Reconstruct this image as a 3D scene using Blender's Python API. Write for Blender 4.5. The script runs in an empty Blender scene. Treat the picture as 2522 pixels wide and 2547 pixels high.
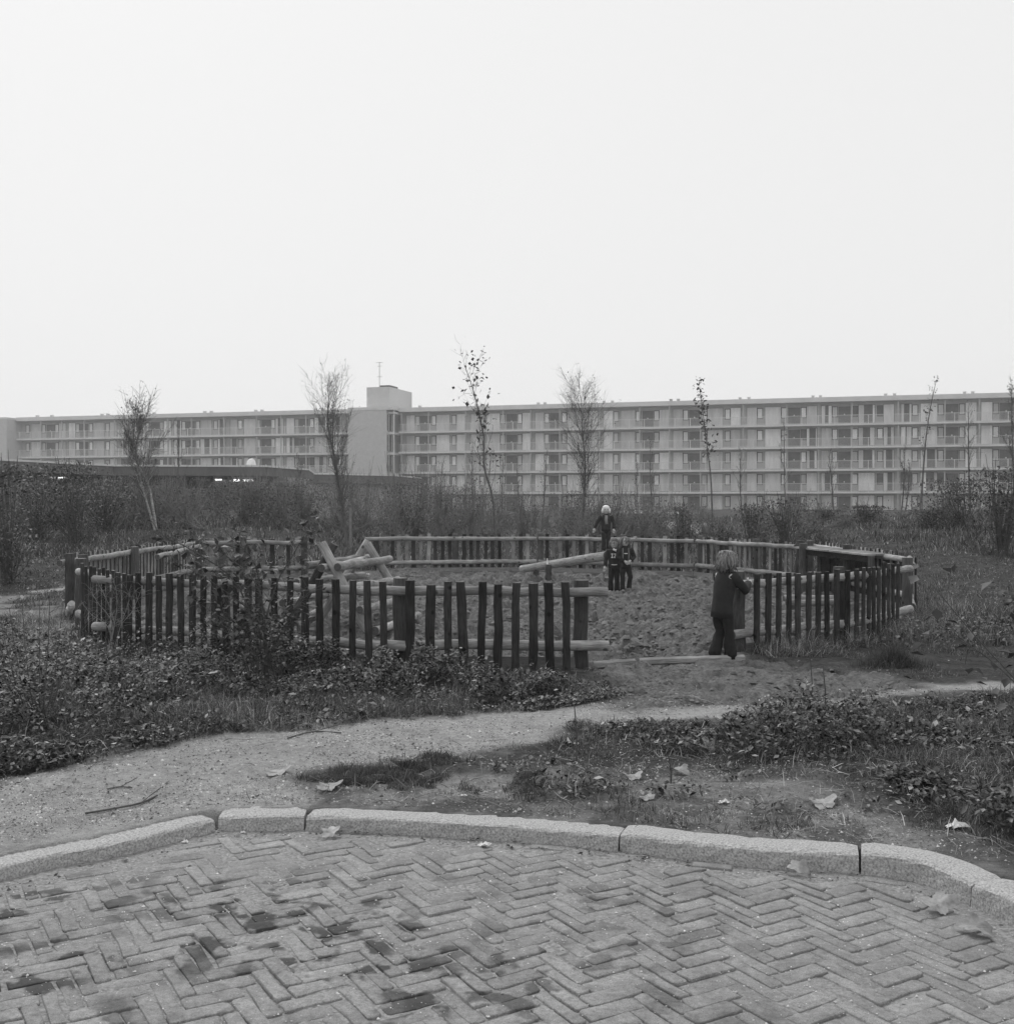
import bpy, bmesh, math, random
import numpy as np
from mathutils import Vector, Matrix
random.seed(7); RNG = np.random.default_rng(7)
PI = math.pi
scene = bpy.context.scene
COL = scene.collection

# ------------------------------------------------------------------ camera
F = 2750.0; CX = 1261.0; CY = 1273.5; HC = 1.6
PITCH = math.atan(30.5 / F)
cam_d = bpy.data.cameras.new('camera'); cam = bpy.data.objects.new('camera', cam_d); COL.objects.link(cam)
cam.location = (0, 0, HC); cam.rotation_euler = (PI / 2 - PITCH, 0, 0)
cam_d.sensor_fit = 'VERTICAL'; cam_d.sensor_height = 24.0; cam_d.sensor_width = 24.0
cam_d.lens = 24.0 * F / 2547.0
cam_d.clip_start = 0.1; cam_d.clip_end = 3000
scene.camera = cam

# ------------------------------------------------------------------ world, sun, exposure
SUN_EL, SUN_AZ = math.radians(52), math.radians(-30)      # behind the playground, a little to the left
world = bpy.data.worlds.new('World'); scene.world = world; world.use_nodes = True
wn, wl = world.node_tree.nodes, world.node_tree.links
bg = wn['Background']; bg.inputs['Strength'].default_value = 0.1
sky = wn.new('ShaderNodeTexSky'); sky.sky_type = 'NISHITA'; sky.sun_disc = False
sky.sun_elevation = SUN_EL; sky.sun_rotation = SUN_AZ; sky.air_density = 1.5; sky.dust_density = 6
bw = wn.new('ShaderNodeRGBToBW'); mx = wn.new('ShaderNodeMix'); mx.data_type = 'RGBA'
mx.inputs['Factor'].default_value = 0.93
mx.inputs['B'].default_value = (8.0, 8.0, 8.0, 1)
wl.new(sky.outputs[0], bw.inputs[0]); wl.new(bw.outputs[0], mx.inputs['A']); wl.new(mx.outputs['Result'], bg.inputs['Color'])
sun_d = bpy.data.lights.new('sun', 'SUN'); sun_d.energy = 1.5; sun_d.angle = math.radians(18); sun_d.color = (1, 1, 1)
sun = bpy.data.objects.new('sun', sun_d); COL.objects.link(sun)
sd = Vector((math.sin(SUN_AZ) * math.cos(SUN_EL), math.cos(SUN_AZ) * math.cos(SUN_EL), math.sin(SUN_EL)))
sun.rotation_euler = sd.to_track_quat('Z', 'Y').to_euler()
scene.view_settings.view_transform = 'Standard'; scene.view_settings.look = 'None'
scene.view_settings.exposure = 0.16; scene.view_settings.gamma = 1.0
scene.render.engine = 'CYCLES'
scene.cycles.volume_step_rate = 4; scene.cycles.volume_bounces = 2; scene.cycles.max_bounces = 5

# ------------------------------------------------------------------ helpers
def ray(px, py):
    x = (px - CX) / F; u = -(py - CY) / F
    return np.array([x, math.cos(PITCH) + u * math.sin(PITCH), -math.sin(PITCH) + u * math.cos(PITCH)])
def P(px, py, z=0.0):                     # point of the plane z seen at a pixel of the photograph
    d = ray(px, py); t = (z - HC) / d[2]; return np.array([d[0] * t, d[1] * t, z])
def Q(px, py, Y):                         # point at depth Y
    d = ray(px, py); t = Y / d[1]; return np.array([d[0] * t, Y, HC + d[2] * t])
def sstep(a, b, x):
    t = np.clip((np.asarray(x, float) - a) / (b - a), 0, 1); return t * t * (3 - 2 * t)
def _hash(ix, iy, s):
    n = (ix.astype(np.int64) * 374761393 + iy.astype(np.int64) * 668265263 + s * 974711) & 0x7fffffff
    n = ((n ^ (n >> 13)) * 1274126177) & 0x7fffffff
    return ((n ^ (n >> 16)) & 0xffff) / 65535.0
def vnoise(x, y, s=0):
    x = np.asarray(x, float); y = np.asarray(y, float)
    ix = np.floor(x); iy = np.floor(y); fx = x - ix; fy = y - iy
    fx = fx * fx * (3 - 2 * fx); fy = fy * fy * (3 - 2 * fy)
    a = _hash(ix, iy, s); b = _hash(ix + 1, iy, s); c = _hash(ix, iy + 1, s); d = _hash(ix + 1, iy + 1, s)
    return a + (b - a) * fx + (c - a) * fy + (a - b - c + d) * fx * fy
def fbm(x, y, s=0, o=3):
    r = 0; a = .5; t = 0
    for k in range(o):
        r = r + a * vnoise(np.asarray(x) * 2 ** k, np.asarray(y) * 2 ** k, s + k * 17); t += a; a *= .5
    return r / t
def inpoly(x, y, poly):
    x = np.asarray(x, float); y = np.asarray(y, float); r = np.zeros(x.shape, bool); n = len(poly)
    for i in range(n):
        x1, y1 = poly[i][0], poly[i][1]; x2, y2 = poly[(i + 1) % n][0], poly[(i + 1) % n][1]
        if y1 == y2: continue
        c = ((y1 > y) != (y2 > y)) & (x < (x2 - x1) * (y - y1) / (y2 - y1) + x1)
        r ^= c
    return r
def dist_line(x, y, pts):
    x = np.asarray(x, float); y = np.asarray(y, float); best = np.full(x.shape, 1e9)
    for i in range(len(pts) - 1):
        ax, ay = pts[i][0], pts[i][1]; bx, by = pts[i + 1][0], pts[i + 1][1]
        dx, dy = bx - ax, by - ay; t = np.clip(((x - ax) * dx + (y - ay) * dy) / (dx * dx + dy * dy + 1e-12), 0, 1)
        best = np.minimum(best, np.hypot(x - ax - t * dx, y - ay - t * dy))
    return best

class MB:
    def __init__(s): s.v = []; s.f = []; s.t = []; s.g = []; s.m = []; s.tint = .5; s.mi = 0
    def add(s, vs, fs, g=None):
        b = len(s.v); s.v += [tuple(map(float, p)) for p in vs]; s.t += [s.tint] * len(vs)
        s.g += (g if g is not None else [tuple(map(float, p)) for p in vs])
        for f in fs: s.f.append(tuple(i + b for i in f)); s.m.append(s.mi)
    def box(s, c, h, ax=None):            # centre, half sizes, optional axes
        X, Y, Z = ax if ax is not None else (np.array([1, 0, 0.]), np.array([0, 1., 0]), np.array([0, 0, 1.]))
        c = np.array(c, float); vs = [c + X * h[0] * i + Y * h[1] * j + Z * h[2] * k for k in (-1, 1) for j in (-1, 1) for i in (-1, 1)]
        s.add(vs, [(0, 2, 3, 1), (4, 5, 7, 6), (0, 1, 5, 4), (2, 6, 7, 3), (0, 4, 6, 2), (1, 3, 7, 5)])
    def tube(s, pts, rad, n=8, cap=True, wob=0.0, side=None, ry=None):
        pts = [np.array(p, float) for p in pts]; m = len(pts)
        if not hasattr(rad, '__len__'): rad = [rad] * m
        if ry is None: ry = rad
        elif not hasattr(ry, '__len__'): ry = [ry] * m
        vs = []; g = []; L = 0; up = np.array(side, float) if side is not None else None
        for i in range(m):
            d = pts[min(i + 1, m - 1)] - pts[max(i - 1, 0)]; d = d / (np.linalg.norm(d) + 1e-9)
            if up is None: up = np.array([0, 0, 1.]) if abs(d[2]) < .9 else np.array([1., 0, 0])
            a = up - d * np.dot(up, d); a /= (np.linalg.norm(a) + 1e-9); b = np.cross(d, a)
            if side is None: up = a
            if i: L += np.linalg.norm(pts[i] - pts[i - 1])
            for k in range(n):
                an = 2 * PI * k / n; w = 1 + (random.uniform(-wob, wob) if wob else 0)
                vs.append(pts[i] + (a * math.cos(an) * rad[i] + b * math.sin(an) * ry[i]) * w)
                g.append((L, math.cos(an) * .1 + s.tint * 7, math.sin(an) * .1))
        fs = [(i * n + k, i * n + (k + 1) % n, (i + 1) * n + (k + 1) % n, (i + 1) * n + k) for i in range(m - 1) for k in range(n)]
        if cap: fs += [tuple(range(n - 1, -1, -1)), tuple((m - 1) * n + k for k in range(n))]
        s.add(vs, fs, g)
    def ball(s, c, r, n=10, m=7, ax=None):
        c = np.array(c, float)
        if not hasattr(r, '__len__'): r = (r, r, r)
        X, Y, Z = ax if ax is not None else (np.array([1, 0, 0.]), np.array([0, 1., 0]), np.array([0, 0, 1.]))
        vs = [c - Z * r[2]]
        for i in range(1, m):
            ph = -PI / 2 + PI * i / m
            for k in range(n):
                an = 2 * PI * k / n
                vs.append(c + X * r[0] * math.cos(ph) * math.cos(an) + Y * r[1] * math.cos(ph) * math.sin(an) + Z * r[2] * math.sin(ph))
        vs.append(c + Z * r[2]); t = len(vs) - 1
        fs = [(0, 1 + (k + 1) % n, 1 + k) for k in range(n)]
        fs += [(1 + i * n + k, 1 + i * n + (k + 1) % n, 1 + (i + 1) * n + (k + 1) % n, 1 + (i + 1) * n + k) for i in range(m - 2) for k in range(n)]
        fs += [(t, 1 + (m - 2) * n + k, 1 + (m - 2) * n + (k + 1) % n) for k in range(n)]
        s.add(vs, fs)
    def build(s, name, mats, parent=None, smooth=False, origin=None):
        if parent is not None: o0 = np.array(parent_world(parent))
        elif origin is not None: o0 = np.array(origin, float)
        else: o0 = np.zeros(3)
        me = bpy.data.meshes.new(name)
        v = np.array(s.v, float) - o0
        me.from_pydata(v.tolist(), [], s.f)
        at = me.attributes.new('tint', 'FLOAT', 'POINT'); at.data.foreach_set('value', np.array(s.t, np.float32))
        ag = me.attributes.new('grain', 'FLOAT_VECTOR', 'POINT'); ag.data.foreach_set('vector', np.array(s.g, np.float32).ravel())
        if not isinstance(mats, (list, tuple)): mats = [mats]
        for m in mats: me.materials.append(m)
        if len(mats) > 1: me.polygons.foreach_set('material_index', s.m)
        if smooth: me.polygons.foreach_set('use_smooth', [True] * len(me.polygons))
        me.update()
        o = bpy.data.objects.new(name, me); COL.objects.link(o)
        if parent is not None: o.parent = parent
        elif origin is not None: o.location = origin
        return o
def parent_world(p):
    v = Vector(p.location); q = p.parent
    while q: v += q.location; q = q.parent
    return v
def mesh_np(name, V, Fc, mat, tint=None, smooth=False, kind=None, extra=None, parent=None, origin=(0, 0, 0)):
    """V (n,3); Fc (m,k) same-size faces; tint per vertex"""
    if parent is not None: origin = parent_world(parent)
    V = V - np.array(origin)
    me = bpy.data.meshes.new(name); n = len(V); m, k = Fc.shape
    me.vertices.add(n); me.vertices.foreach_set('co', V.astype(np.float32).ravel())
    me.loops.add(m * k); me.loops.foreach_set('vertex_index', Fc.astype(np.int32).ravel())
    me.polygons.add(m); me.polygons.foreach_set('loop_start', (np.arange(m) * k).astype(np.int32))
    try: me.polygons.foreach_set('loop_total', np.full(m, k, np.int32))
    except Exception: pass
    me.update(calc_edges=True)
    if smooth: me.polygons.foreach_set('use_smooth', np.ones(m, bool))
    if tint is not None:
        a = me.attributes.new('tint', 'FLOAT', 'POINT'); a.data.foreach_set('value', tint.astype(np.float32))
    for kx, vx in (extra or {}).items():
        a = me.attributes.new(kx, 'FLOAT', 'POINT'); a.data.foreach_set('value', vx.astype(np.float32))
    me.materials.append(mat); me.validate()
    o = bpy.data.objects.new(name, me); COL.objects.link(o)
    if parent is not None: o.parent = parent
    else: o.location = origin
    if kind: o['kind'] = kind
    return o
def tag(o, label=None, cat=None, group=None, kind=None):
    if label: o['label'] = label
    if cat: o['category'] = cat
    if group: o['group'] = group
    if kind: o['kind'] = kind
    return o
def thing(name, loc, label, cat, group=None):
    o = bpy.data.objects.new(name, None); COL.objects.link(o); o.location = tuple(map(float, loc)); o.empty_display_size = .2
    return tag(o, label, cat, group)

# ------------------------------------------------------------------ materials (a black and white photograph: all greys)
def g3(v): return (v, v, v, 1)
def new_mat(name):
    m = bpy.data.materials.new(name); m.use_nodes = True; nt = m.node_tree
    return m, nt.nodes, nt.links, nt.nodes['Principled BSDF']
def M(name, lo, hi, scale=8, rough=.85, bump=0.0, bscale=None, attr=None, tintamp=0.0, vec=(1, 1, 1), detail=5, spec=.25, coords='Position', trans=0.0, knots=False):
    m, n, l, b = new_mat(name)
    if attr:
        tc = n.new('ShaderNodeAttribute'); tc.attribute_name = attr; src = tc.outputs['Vector']
    else:
        tc = n.new('ShaderNodeNewGeometry'); src = tc.outputs['Position']
    mp = n.new('ShaderNodeMapping'); mp.inputs['Scale'].default_value = vec; l.new(src, mp.inputs['Vector'])
    ns = n.new('ShaderNodeTexNoise'); ns.inputs['Scale'].default_value = scale; ns.inputs['Detail'].default_value = detail
    ns.inputs['Roughness'].default_value = .62
    l.new(mp.outputs[0], ns.inputs['Vector'])
    cr = n.new('ShaderNodeMapRange'); cr.inputs['From Min'].default_value = .3; cr.inputs['From Max'].default_value = .7
    cr.inputs['To Min'].default_value = lo; cr.inputs['To Max'].default_value = hi; l.new(ns.outputs['Fac'], cr.inputs['Value'])
    out = cr.outputs[0]
    if tintamp:
        ta = n.new('ShaderNodeAttribute'); ta.attribute_name = 'tint'
        mr = n.new('ShaderNodeMapRange'); mr.clamp = False; mr.inputs['To Min'].default_value = 1 - tintamp; mr.inputs['To Max'].default_value = 1 + tintamp
        l.new(ta.outputs['Fac'], mr.inputs['Value'])
        mm = n.new('ShaderNodeMath'); mm.operation = 'MULTIPLY'; l.new(out, mm.inputs[0]); l.new(mr.outputs[0], mm.inputs[1]); out = mm.outputs[0]
    if knots:
        gq = n.new('ShaderNodeNewGeometry')
        vo = n.new('ShaderNodeTexVoronoi'); vo.inputs['Scale'].default_value = 5.5; l.new(gq.outputs['Position'], vo.inputs['Vector'])
        kr = n.new('ShaderNodeMapRange'); kr.inputs['From Min'].default_value = .10; kr.inputs['From Max'].default_value = .16; kr.inputs['To Min'].default_value = .3; kr.inputs['To Max'].default_value = 1
        l.new(vo.outputs['Distance'], kr.inputs['Value'])
        st = n.new('ShaderNodeTexNoise'); st.inputs['Scale'].default_value = 3.5; st.inputs['Detail'].default_value = 6; l.new(gq.outputs['Position'], st.inputs['Vector'])
        sr = n.new('ShaderNodeMapRange'); sr.inputs['From Min'].default_value = .35; sr.inputs['From Max'].default_value = .65; sr.inputs['To Min'].default_value = .68; sr.inputs['To Max'].default_value = 1.15
        l.new(st.outputs['Fac'], sr.inputs['Value'])
        m1 = n.new('ShaderNodeMath'); m1.operation = 'MULTIPLY'; l.new(kr.outputs[0], m1.inputs[0]); l.new(sr.outputs[0], m1.inputs[1])
        m2 = n.new('ShaderNodeMath'); m2.operation = 'MULTIPLY'; l.new(out, m2.inputs[0]); l.new(m1.outputs[0], m2.inputs[1]); out = m2.outputs[0]
    cb = n.new('ShaderNodeCombineColor')
    for i in range(3): l.new(out, cb.inputs[i])
    l.new(cb.outputs[0], b.inputs['Base Color'])
    b.inputs['Roughness'].default_value = rough; b.inputs['Specular IOR Level'].default_value = spec
    if bump:
        n2 = n.new('ShaderNodeTexNoise'); n2.inputs['Scale'].default_value = bscale or scale; n2.inputs['Detail'].default_value = 5
        l.new(mp.outputs[0], n2.inputs['Vector'])
        bp = n.new('ShaderNodeBump'); bp.inputs['Strength'].default_value = 1; bp.inputs['Distance'].default_value = bump
        l.new(n2.outputs['Fac'], bp.inputs['Height']); l.new(bp.outputs[0], b.inputs['Normal'])
    if trans:
        tr = n.new('ShaderNodeBsdfTranslucent'); l.new(cb.outputs[0], tr.inputs['Color'])
        ms = n.new('ShaderNodeMixShader'); ms.inputs[0].default_value = trans
        l.new(b.outputs[0], ms.inputs[1]); l.new(tr.outputs[0], ms.inputs[2])
        l.new(ms.outputs[0], n['Material Output'].inputs['Surface'])
    return m
WV = (5, 30, 30)
m_pole = M('pale_pole_wood', .16, .42, 1.6, .85, .003, attr='grain', tintamp=.22, vec=WV, spec=.12, knots=True)
m_post = M('weathered_post_wood', .045, .115, 1.6, .85, .004, attr='grain', tintamp=.25, vec=WV, spec=.1, knots=True)
m_bark = M('dark_creosoted_wood', .019, .066, 1.6, .85, .005, attr='grain', tintamp=.4, vec=WV, spec=.08, knots=True)
m_sawn = M('sawn_grey_wood', .16, .36, 1.6, .85, .003, attr='grain', tintamp=.45, vec=WV, spec=.1, knots=True)
m_end = M('log_end_grain', .05, .12, 40, .9)
m_capw = M('pale_cut_end', .4, .6, 30, .9)
m_board = M('edge_board_wood', .12, .24, 1.6, .85, .003, attr='grain', vec=WV)
m_leafdark = M('dark_leaf', .035, .10, 6, .55, 0, tintamp=.75, spec=.4, trans=.2)
m_weed = M('weed_leaf', .022, .085, 5, .5, 0, tintamp=.9, spec=.4, trans=.15)
m_grass = M('grass_blade', .055, .15, .8, .7, 0, tintamp=.8, spec=.25, trans=.2)
m_drygrass = M('dry_grass', .2, .36, 3, .8, 0, tintamp=.4, trans=.2)
m_thick = M('thicket_leaf', .06, .19, 1.0, .65, 0, tintamp=.75, trans=.2)
m_twig = M('dark_twig', .05, .11, 20, .8, 0, tintamp=.3)
m_palebark = M('birch_bark', .16, .5, 9, .8, .003, vec=(1, 1, 3))
m_trunk = M('tree_bark', .08, .17, 14, .9, .004)
m_stake = M('stake_wood', .16, .26, 10, .9)
m_fallen = M('fallen_leaf', .2, .38, 40, .6, .001, bscale=60, tintamp=.2)
m_paper = M('white_paper', .6, .8, 20, .8)
m_kerb = M('granite_kerb', .17, .52, 110, .85, .003, bscale=90, detail=3)
m_conc = M('pale_concrete', .58, .7, .6, .9)
m_wallb = M('pale_brick_wall', .46, .54, 2.2, .9, detail=8)
m_rail = M('white_metal', .65, .72, 1, .5)

def ground_material():
    m, n, l, b = new_mat('ground_earth')
    geo = n.new('ShaderNodeNewGeometry')
    def noise(sc, det=5, ro=.6):
        t = n.new('ShaderNodeTexNoise'); t.inputs['Scale'].default_value = sc; t.inputs['Detail'].default_value = det
        t.inputs['Roughness'].default_value = ro; l.new(geo.outputs['Position'], t.inputs['Vector']); return t.outputs['Fac']
    def rng(src, a, b_, fa=.3, fb=.7):
        r = n.new('ShaderNodeMapRange'); r.inputs['From Min'].default_value = fa; r.inputs['From Max'].default_value = fb
        r.inputs['To Min'].default_value = a; r.inputs['To Max'].default_value = b_; l.new(src, r.inputs['Value']); return r.outputs[0]
    def mixf(f, a, b_):
        x = n.new('ShaderNodeMix'); x.data_type = 'FLOAT'; l.new(f, x.inputs['Factor']); l.new(a, x.inputs['A']); l.new(b_, x.inputs['B']); return x.outputs['Result']
    def mul(a, b_):
        x = n.new('ShaderNodeMath'); x.operation = 'MULTIPLY'; l.new(a, x.inputs[0]); l.new(b_, x.inputs[1]); return x.outputs[0]
    fine = noise(22, 8, .7); mid = noise(3.5, 6); grain = noise(160, 3)
    soil = mul(rng(mid, .03, .085), rng(fine, .5, 1.5))
    path = mul(mul(rng(mid, .3, .42), rng(fine, .7, 1.25)), rng(grain, .75, 1.28))
    pit = mul(mul(rng(mid, .12, .20), rng(fine, .55, 1.45)), rng(grain, .9, 1.1))
    def at(nm):
        a = n.new('ShaderNodeAttribute'); a.attribute_name = nm; return a.outputs['Fac']
    c = mixf(at('path'), soil, path); c = mixf(at('pit'), c, pit)
    # small pale shell fragments scattered in the path sand
    vo = n.new('ShaderNodeTexVoronoi'); vo.inputs['Scale'].default_value = 28; l.new(geo.outputs['Position'], vo.inputs['Vector'])
    sp = rng(vo.outputs['Distance'], 1, 0, .10, .16); sel = rng(noise(60, 1), 0, 1, .58, .6)
    k = n.new('ShaderNodeMath'); k.operation = 'MULTIPLY'; l.new(mul(sp, sel), k.inputs[0]); l.new(at('path'), k.inputs[1])
    wv = n.new('ShaderNodeValue'); wv.outputs[0].default_value = .6
    c = mixf(k.outputs[0], c, wv.outputs[0])
    cb = n.new('ShaderNodeCombineColor')
    for i in range(3): l.new(c, cb.inputs[i])
    l.new(cb.outputs[0], b.inputs['Base Color']); b.inputs['Roughness'].default_value = .95; b.inputs['Specular IOR Level'].default_value = .1
    bp = n.new('ShaderNodeBump'); bp.inputs['Strength'].default_value = 1; bp.inputs['Distance'].default_value = .045
    l.new(fine, bp.inputs['Height']); b2 = n.new('ShaderNodeBump'); b2.inputs['Strength'].default_value = .6; b2.inputs['Distance'].default_value = .004
    l.new(grain, b2.inputs['Height']); l.new(bp.outputs[0], b2.inputs['Normal']); l.new(b2.outputs[0], b.inputs['Normal'])
    return m
def brick_material():
    m, n, l, b = new_mat('paving_brick')
    geo = n.new('ShaderNodeNewGeometry'); sep = n.new('ShaderNodeSeparateXYZ'); l.new(geo.outputs['Position'], sep.inputs[0])
    def noise(sc, det=5, ro=.6):
        t = n.new('ShaderNodeTexNoise'); t.inputs['Scale'].default_value = sc; t.inputs['Detail'].default_value = det
        t.inputs['Roughness'].default_value = ro; l.new(geo.outputs['Position'], t.inputs['Vector']); return t.outputs['Fac']
    def rng(src, a, b_, fa=.3, fb=.7):
        r = n.new('ShaderNodeMapRange'); r.inputs['From Min'].default_value = fa; r.inputs['From Max'].default_value = fb
        r.inputs['To Min'].default_value = a; r.inputs['To Max'].default_value = b_; l.new(src, r.inputs['Value']); return r.outputs[0]
    def mul(a, b_):
        x = n.new('ShaderNodeMath'); x.operation = 'MULTIPLY'; l.new(a, x.inputs[0]); l.new(b_, x.inputs[1]); return x.outputs[0]
    ta = n.new('ShaderNodeAttribute'); ta.attribute_name = 'tint'
    base = mul(rng(noise(2.2, 4), .2, .28), rng(ta.outputs['Fac'], .88, 1.12, 0, 1))
    base = mul(base, rng(noise(45, 6, .7), .72, 1.25)); base = mul(base, rng(noise(260, 3, .7), .68, 1.3)); base = mul(base, rng(noise(14, 6, .65), .8, 1.2))
    pv_ = n.new('ShaderNodeTexVoronoi'); pv_.inputs['Scale'].default_value = 130; l.new(geo.outputs['Position'], pv_.inputs['Vector']); base = mul(base, rng(pv_.outputs['Distance'], .45, 1, .12, .25))
    # damp mossy stains, mostly in the lower left of the street
    st = rng(noise(7, 3, .5), 0, 1, .505, .575); reg = rng(noise(1.3, 3), 0, 1, .36, .5)
    xm = rng(sep.outputs['X'], 1, .15, -.3, 1.2); ym = rng(sep.outputs['Y'], 1, 0, 4.4, 5.0)
    s = mul(mul(st, reg), mul(xm, ym))
    inv = n.new('ShaderNodeMapRange'); inv.inputs['To Min'].default_value = 1; inv.inputs['To Max'].default_value = .22; l.new(s, inv.inputs['Value'])
    base = mul(base, inv.outputs[0])
    cb = n.new('ShaderNodeCombineColor')
    for i in range(3): l.new(base, cb.inputs[i])
    l.new(cb.outputs[0], b.inputs['Base Color']); b.inputs['Roughness'].default_value = .8; b.inputs['Specular IOR Level'].default_value = .3
    bp = n.new('ShaderNodeBump'); bp.inputs['Strength'].default_value = .7; bp.inputs['Distance'].default_value = .004
    l.new(noise(110, 6, .7), bp.inputs['Height']); l.new(bp.outputs[0], b.inputs['Normal'])
    return m
m_ground = ground_material(); m_brick = brick_material()
m_joint = M('joint_sand', .12, .36, 60, .95, .006, bscale=120, detail=7)

# ------------------------------------------------------------------ kerb line and terrain
KS = [(0, 2195), (264, 2139), (540, 2070), (758, 2066), (989, 2076), (1261, 2093), (1538, 2118.6), (1722, 2142), (1920, 2161), (2138, 2175), (2289, 2198), (2408, 2254), (2522, 2306)]
KP = [tuple(P(a, b, 0)[:2]) for a, b in KS]
KL = [(-7.0, -6.0), (-5.6, 0.5), (-4.2, 2.6)]; KR = [(2.15, 3.6), (2.35, 2.8), (2.45, 1.0), (2.5, -6.0)]
def catmull(pts, n=8):
    out = []; pts = [np.array(p, float) for p in pts]; q = [2 * pts[0] - pts[1]] + pts + [2 * pts[-1] - pts[-2]]
    for i in range(1, len(q) - 2):
        for k in range(n):
            t = k / n; a, b, c, d = q[i - 1], q[i], q[i + 1], q[i + 2]
            out.append(.5 * ((2 * b) + (c - a) * t + (2 * a - 5 * b + 4 * c - d) * t * t + (3 * b - a - 3 * c + d) * t ** 3))
    out.append(pts[-1]); return out
KERB = [tuple(p) for p in (catmull(KL + KP[:3], 6)[:-1] + catmull(KP[2:4], 4)[:-1] + catmull(KP[3:] + KR, 6))]
STREET = KERB + [(2.5, -6.5), (-7.0, -6.5)]
RING = [P(992, 1664, 0)[:2], P(1444, 1664, 0)[:2], (2.3, 11.1), (3.9, 12.3), (5.1, 14.1), (6.1, 16.5), (5.6, 19.2), (5.1, 21.0), (3.8, 22.7), (2.9, 23.7), (.6, 24.5), (-2.8, 24.3), (-4.1, 22.2), (-5.9, 21.8), (-6.05, 15.4), (-5.3, 13.7), (-4.3, 11.9)]
RING = [tuple(map(float, p)) for p in RING]
D = 1.3183
def gp(l, z=0.0): return [tuple(P(x * D, y * D, z)[:2]) for x, y in l]
PATH = gp([(-400, 1560), (0, 1500), (130, 1478), (330, 1434), (520, 1407), (700, 1380), (880, 1352), (1060, 1338), (1200, 1330), (1400, 1316), (1700, 1292), (1913, 1286), (2500, 1262), (2500, 1285), (1913, 1301), (1700, 1313), (1450, 1340), (1400, 1364), (1090, 1378), (1050, 1405), (900, 1442), (620, 1472), (545, 1500), (600, 1540), (520, 1560), (400, 1570), (0, 1680), (-400, 1760)])
DIRT1 = gp([(1100, 1245), (1420, 1240), (1640, 1272), (1740, 1296), (1500, 1325), (1180, 1345), (1150, 1300)])
DIRT2 = gp([(-200, 1128), (60, 1122), (150, 1150), (200, 1195), (60, 1235), (-200, 1230)])
DIRT3 = gp([(560, 1500), (1100, 1480), (1300, 1475), (1500, 1490), (1640, 1550), (1880, 1620), (1900, 1680), (1200, 1600), (600, 1545)])
STRIPL = gp([(60, 1114), (142, 1104), (142, 1110), (60, 1120)])
W_LEFT = gp([(-300, 1190), (60, 1180), (140, 1195), (300, 1215), (560, 1235), (760, 1272), (1000, 1278), (1190, 1300), (1150, 1325), (1000, 1345), (880, 1352), (700, 1380), (520, 1408), (330, 1434), (130, 1480), (-300, 1560)])
W_RIGHT = gp([(1070, 1390), (1400, 1374), (1450, 1356), (1700, 1330), (1913, 1318), (2300, 1304), (2400, 1760), (1913, 1660), (1840, 1600), (1700, 1540), (1560, 1510), (1400, 1475), (1250, 1455), (1060, 1432)])
W_RAG = gp([(930, 1470), (1060, 1420), (1250, 1440), (1500, 1470), (1700, 1530), (1860, 1600), (1900, 1650), (1700, 1590), (1500, 1565), (1200, 1540), (960, 1535)])
W_MOSS = gp([(545, 1500), (620, 1472), (700, 1468), (820, 1440), (900, 1445), (850, 1480), (900, 1528), (760, 1526), (600, 1520)])
W_MOSS2 = gp([(930, 1500), (1010, 1478), (1100, 1470), (1120, 1500), (1050, 1538), (960, 1530)])
FARP1 = [(1530, 1276), (1600, 1272), (1720, 1284), (1700, 1290), (1600, 1284), (1530, 1284)]
FARP2 = [(1615, 1308), (1660, 1306), (1760, 1330), (1730, 1345), (1650, 1322)]
FARP = [[tuple(P(a, b, .1)[:2]) for a, b in q] for q in (FARP1, FARP2)]

def terrain(x, y, detail=True):
    x = np.asarray(x, float); y = np.asarray(y, float)
    z = .06 * (1 - sstep(6.0, 9.6, y))
    z = z + .10 * sstep(-.2, -2.4, x) * sstep(5.8, 7.4, y) * (1 - sstep(8.4, 9.6, y))
    z = z + .05 * sstep(1.0, 2.6, x) * sstep(4.9, 5.8, y) * (1 - sstep(6.3, 8.0, y))
    z = z + .75 * sstep(20, 31, y) * sstep(-1.0, -7, x) * (1 - .8 * sstep(38, 60, y))
    z = z + .75 * sstep(14, 34, y) * sstep(5.6, 10.5, x) * (1 - .7 * sstep(40, 70, y))
    z = z + .12 * sstep(25, 34, y)
    pit = inpoly(x, y, RING)
    dr = dist_line(x, y, RING + RING[:1])
    w = np.where(pit, sstep(0.0, .5, dr), 0)
    if detail:
        rough = (fbm(x * 1.1, y * 1.1, 5, 3) - .5) * .05
        z = z + rough * (1 - w) * sstep(0, .3, np.where(y < 7, 1, 1))
        z = z + (fbm(x * 6, y * 6, 9, 4) - .5) * .034 * (1 - w)
        fp = fbm(x * 3.6, y * 3.0, 21, 2); f2 = vnoise(x * 8.5, y * 7.5, 31)
        z = z + np.maximum(w, .45 * inpoly(x, y, DIRT1)) * ((fp - .5) * .15 + (np.abs(f2 - .5) - .25) * .14 + sstep(.5, .72, vnoise(x * 6.3 + 3, y * 5.1, 35)) * .07 - sstep(.55, .72, vnoise(x * 4.7, y * 4.1, 38)) * .09 + (sstep(.45, .62, fbm(x * 9.5, y * 8, 44, 2)) - .5) * .045 + (fbm(x * 1.0, y * 1.0, 77, 2) - .5) * .08 - .02)
    # street trench
    near = (y < 6.3)
    if np.any(near):
        d = np.where(near, dist_line(x, y, KERB), 9.); st = inpoly(x, y, STREET)
        d = np.where(st, -d, d)
        k = sstep(.07, .14, d); top = .074 + (z - .06) * sstep(.14, .5, d)
        z = np.where(near, -.10 + (top + .10) * k, z)
    return z
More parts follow.
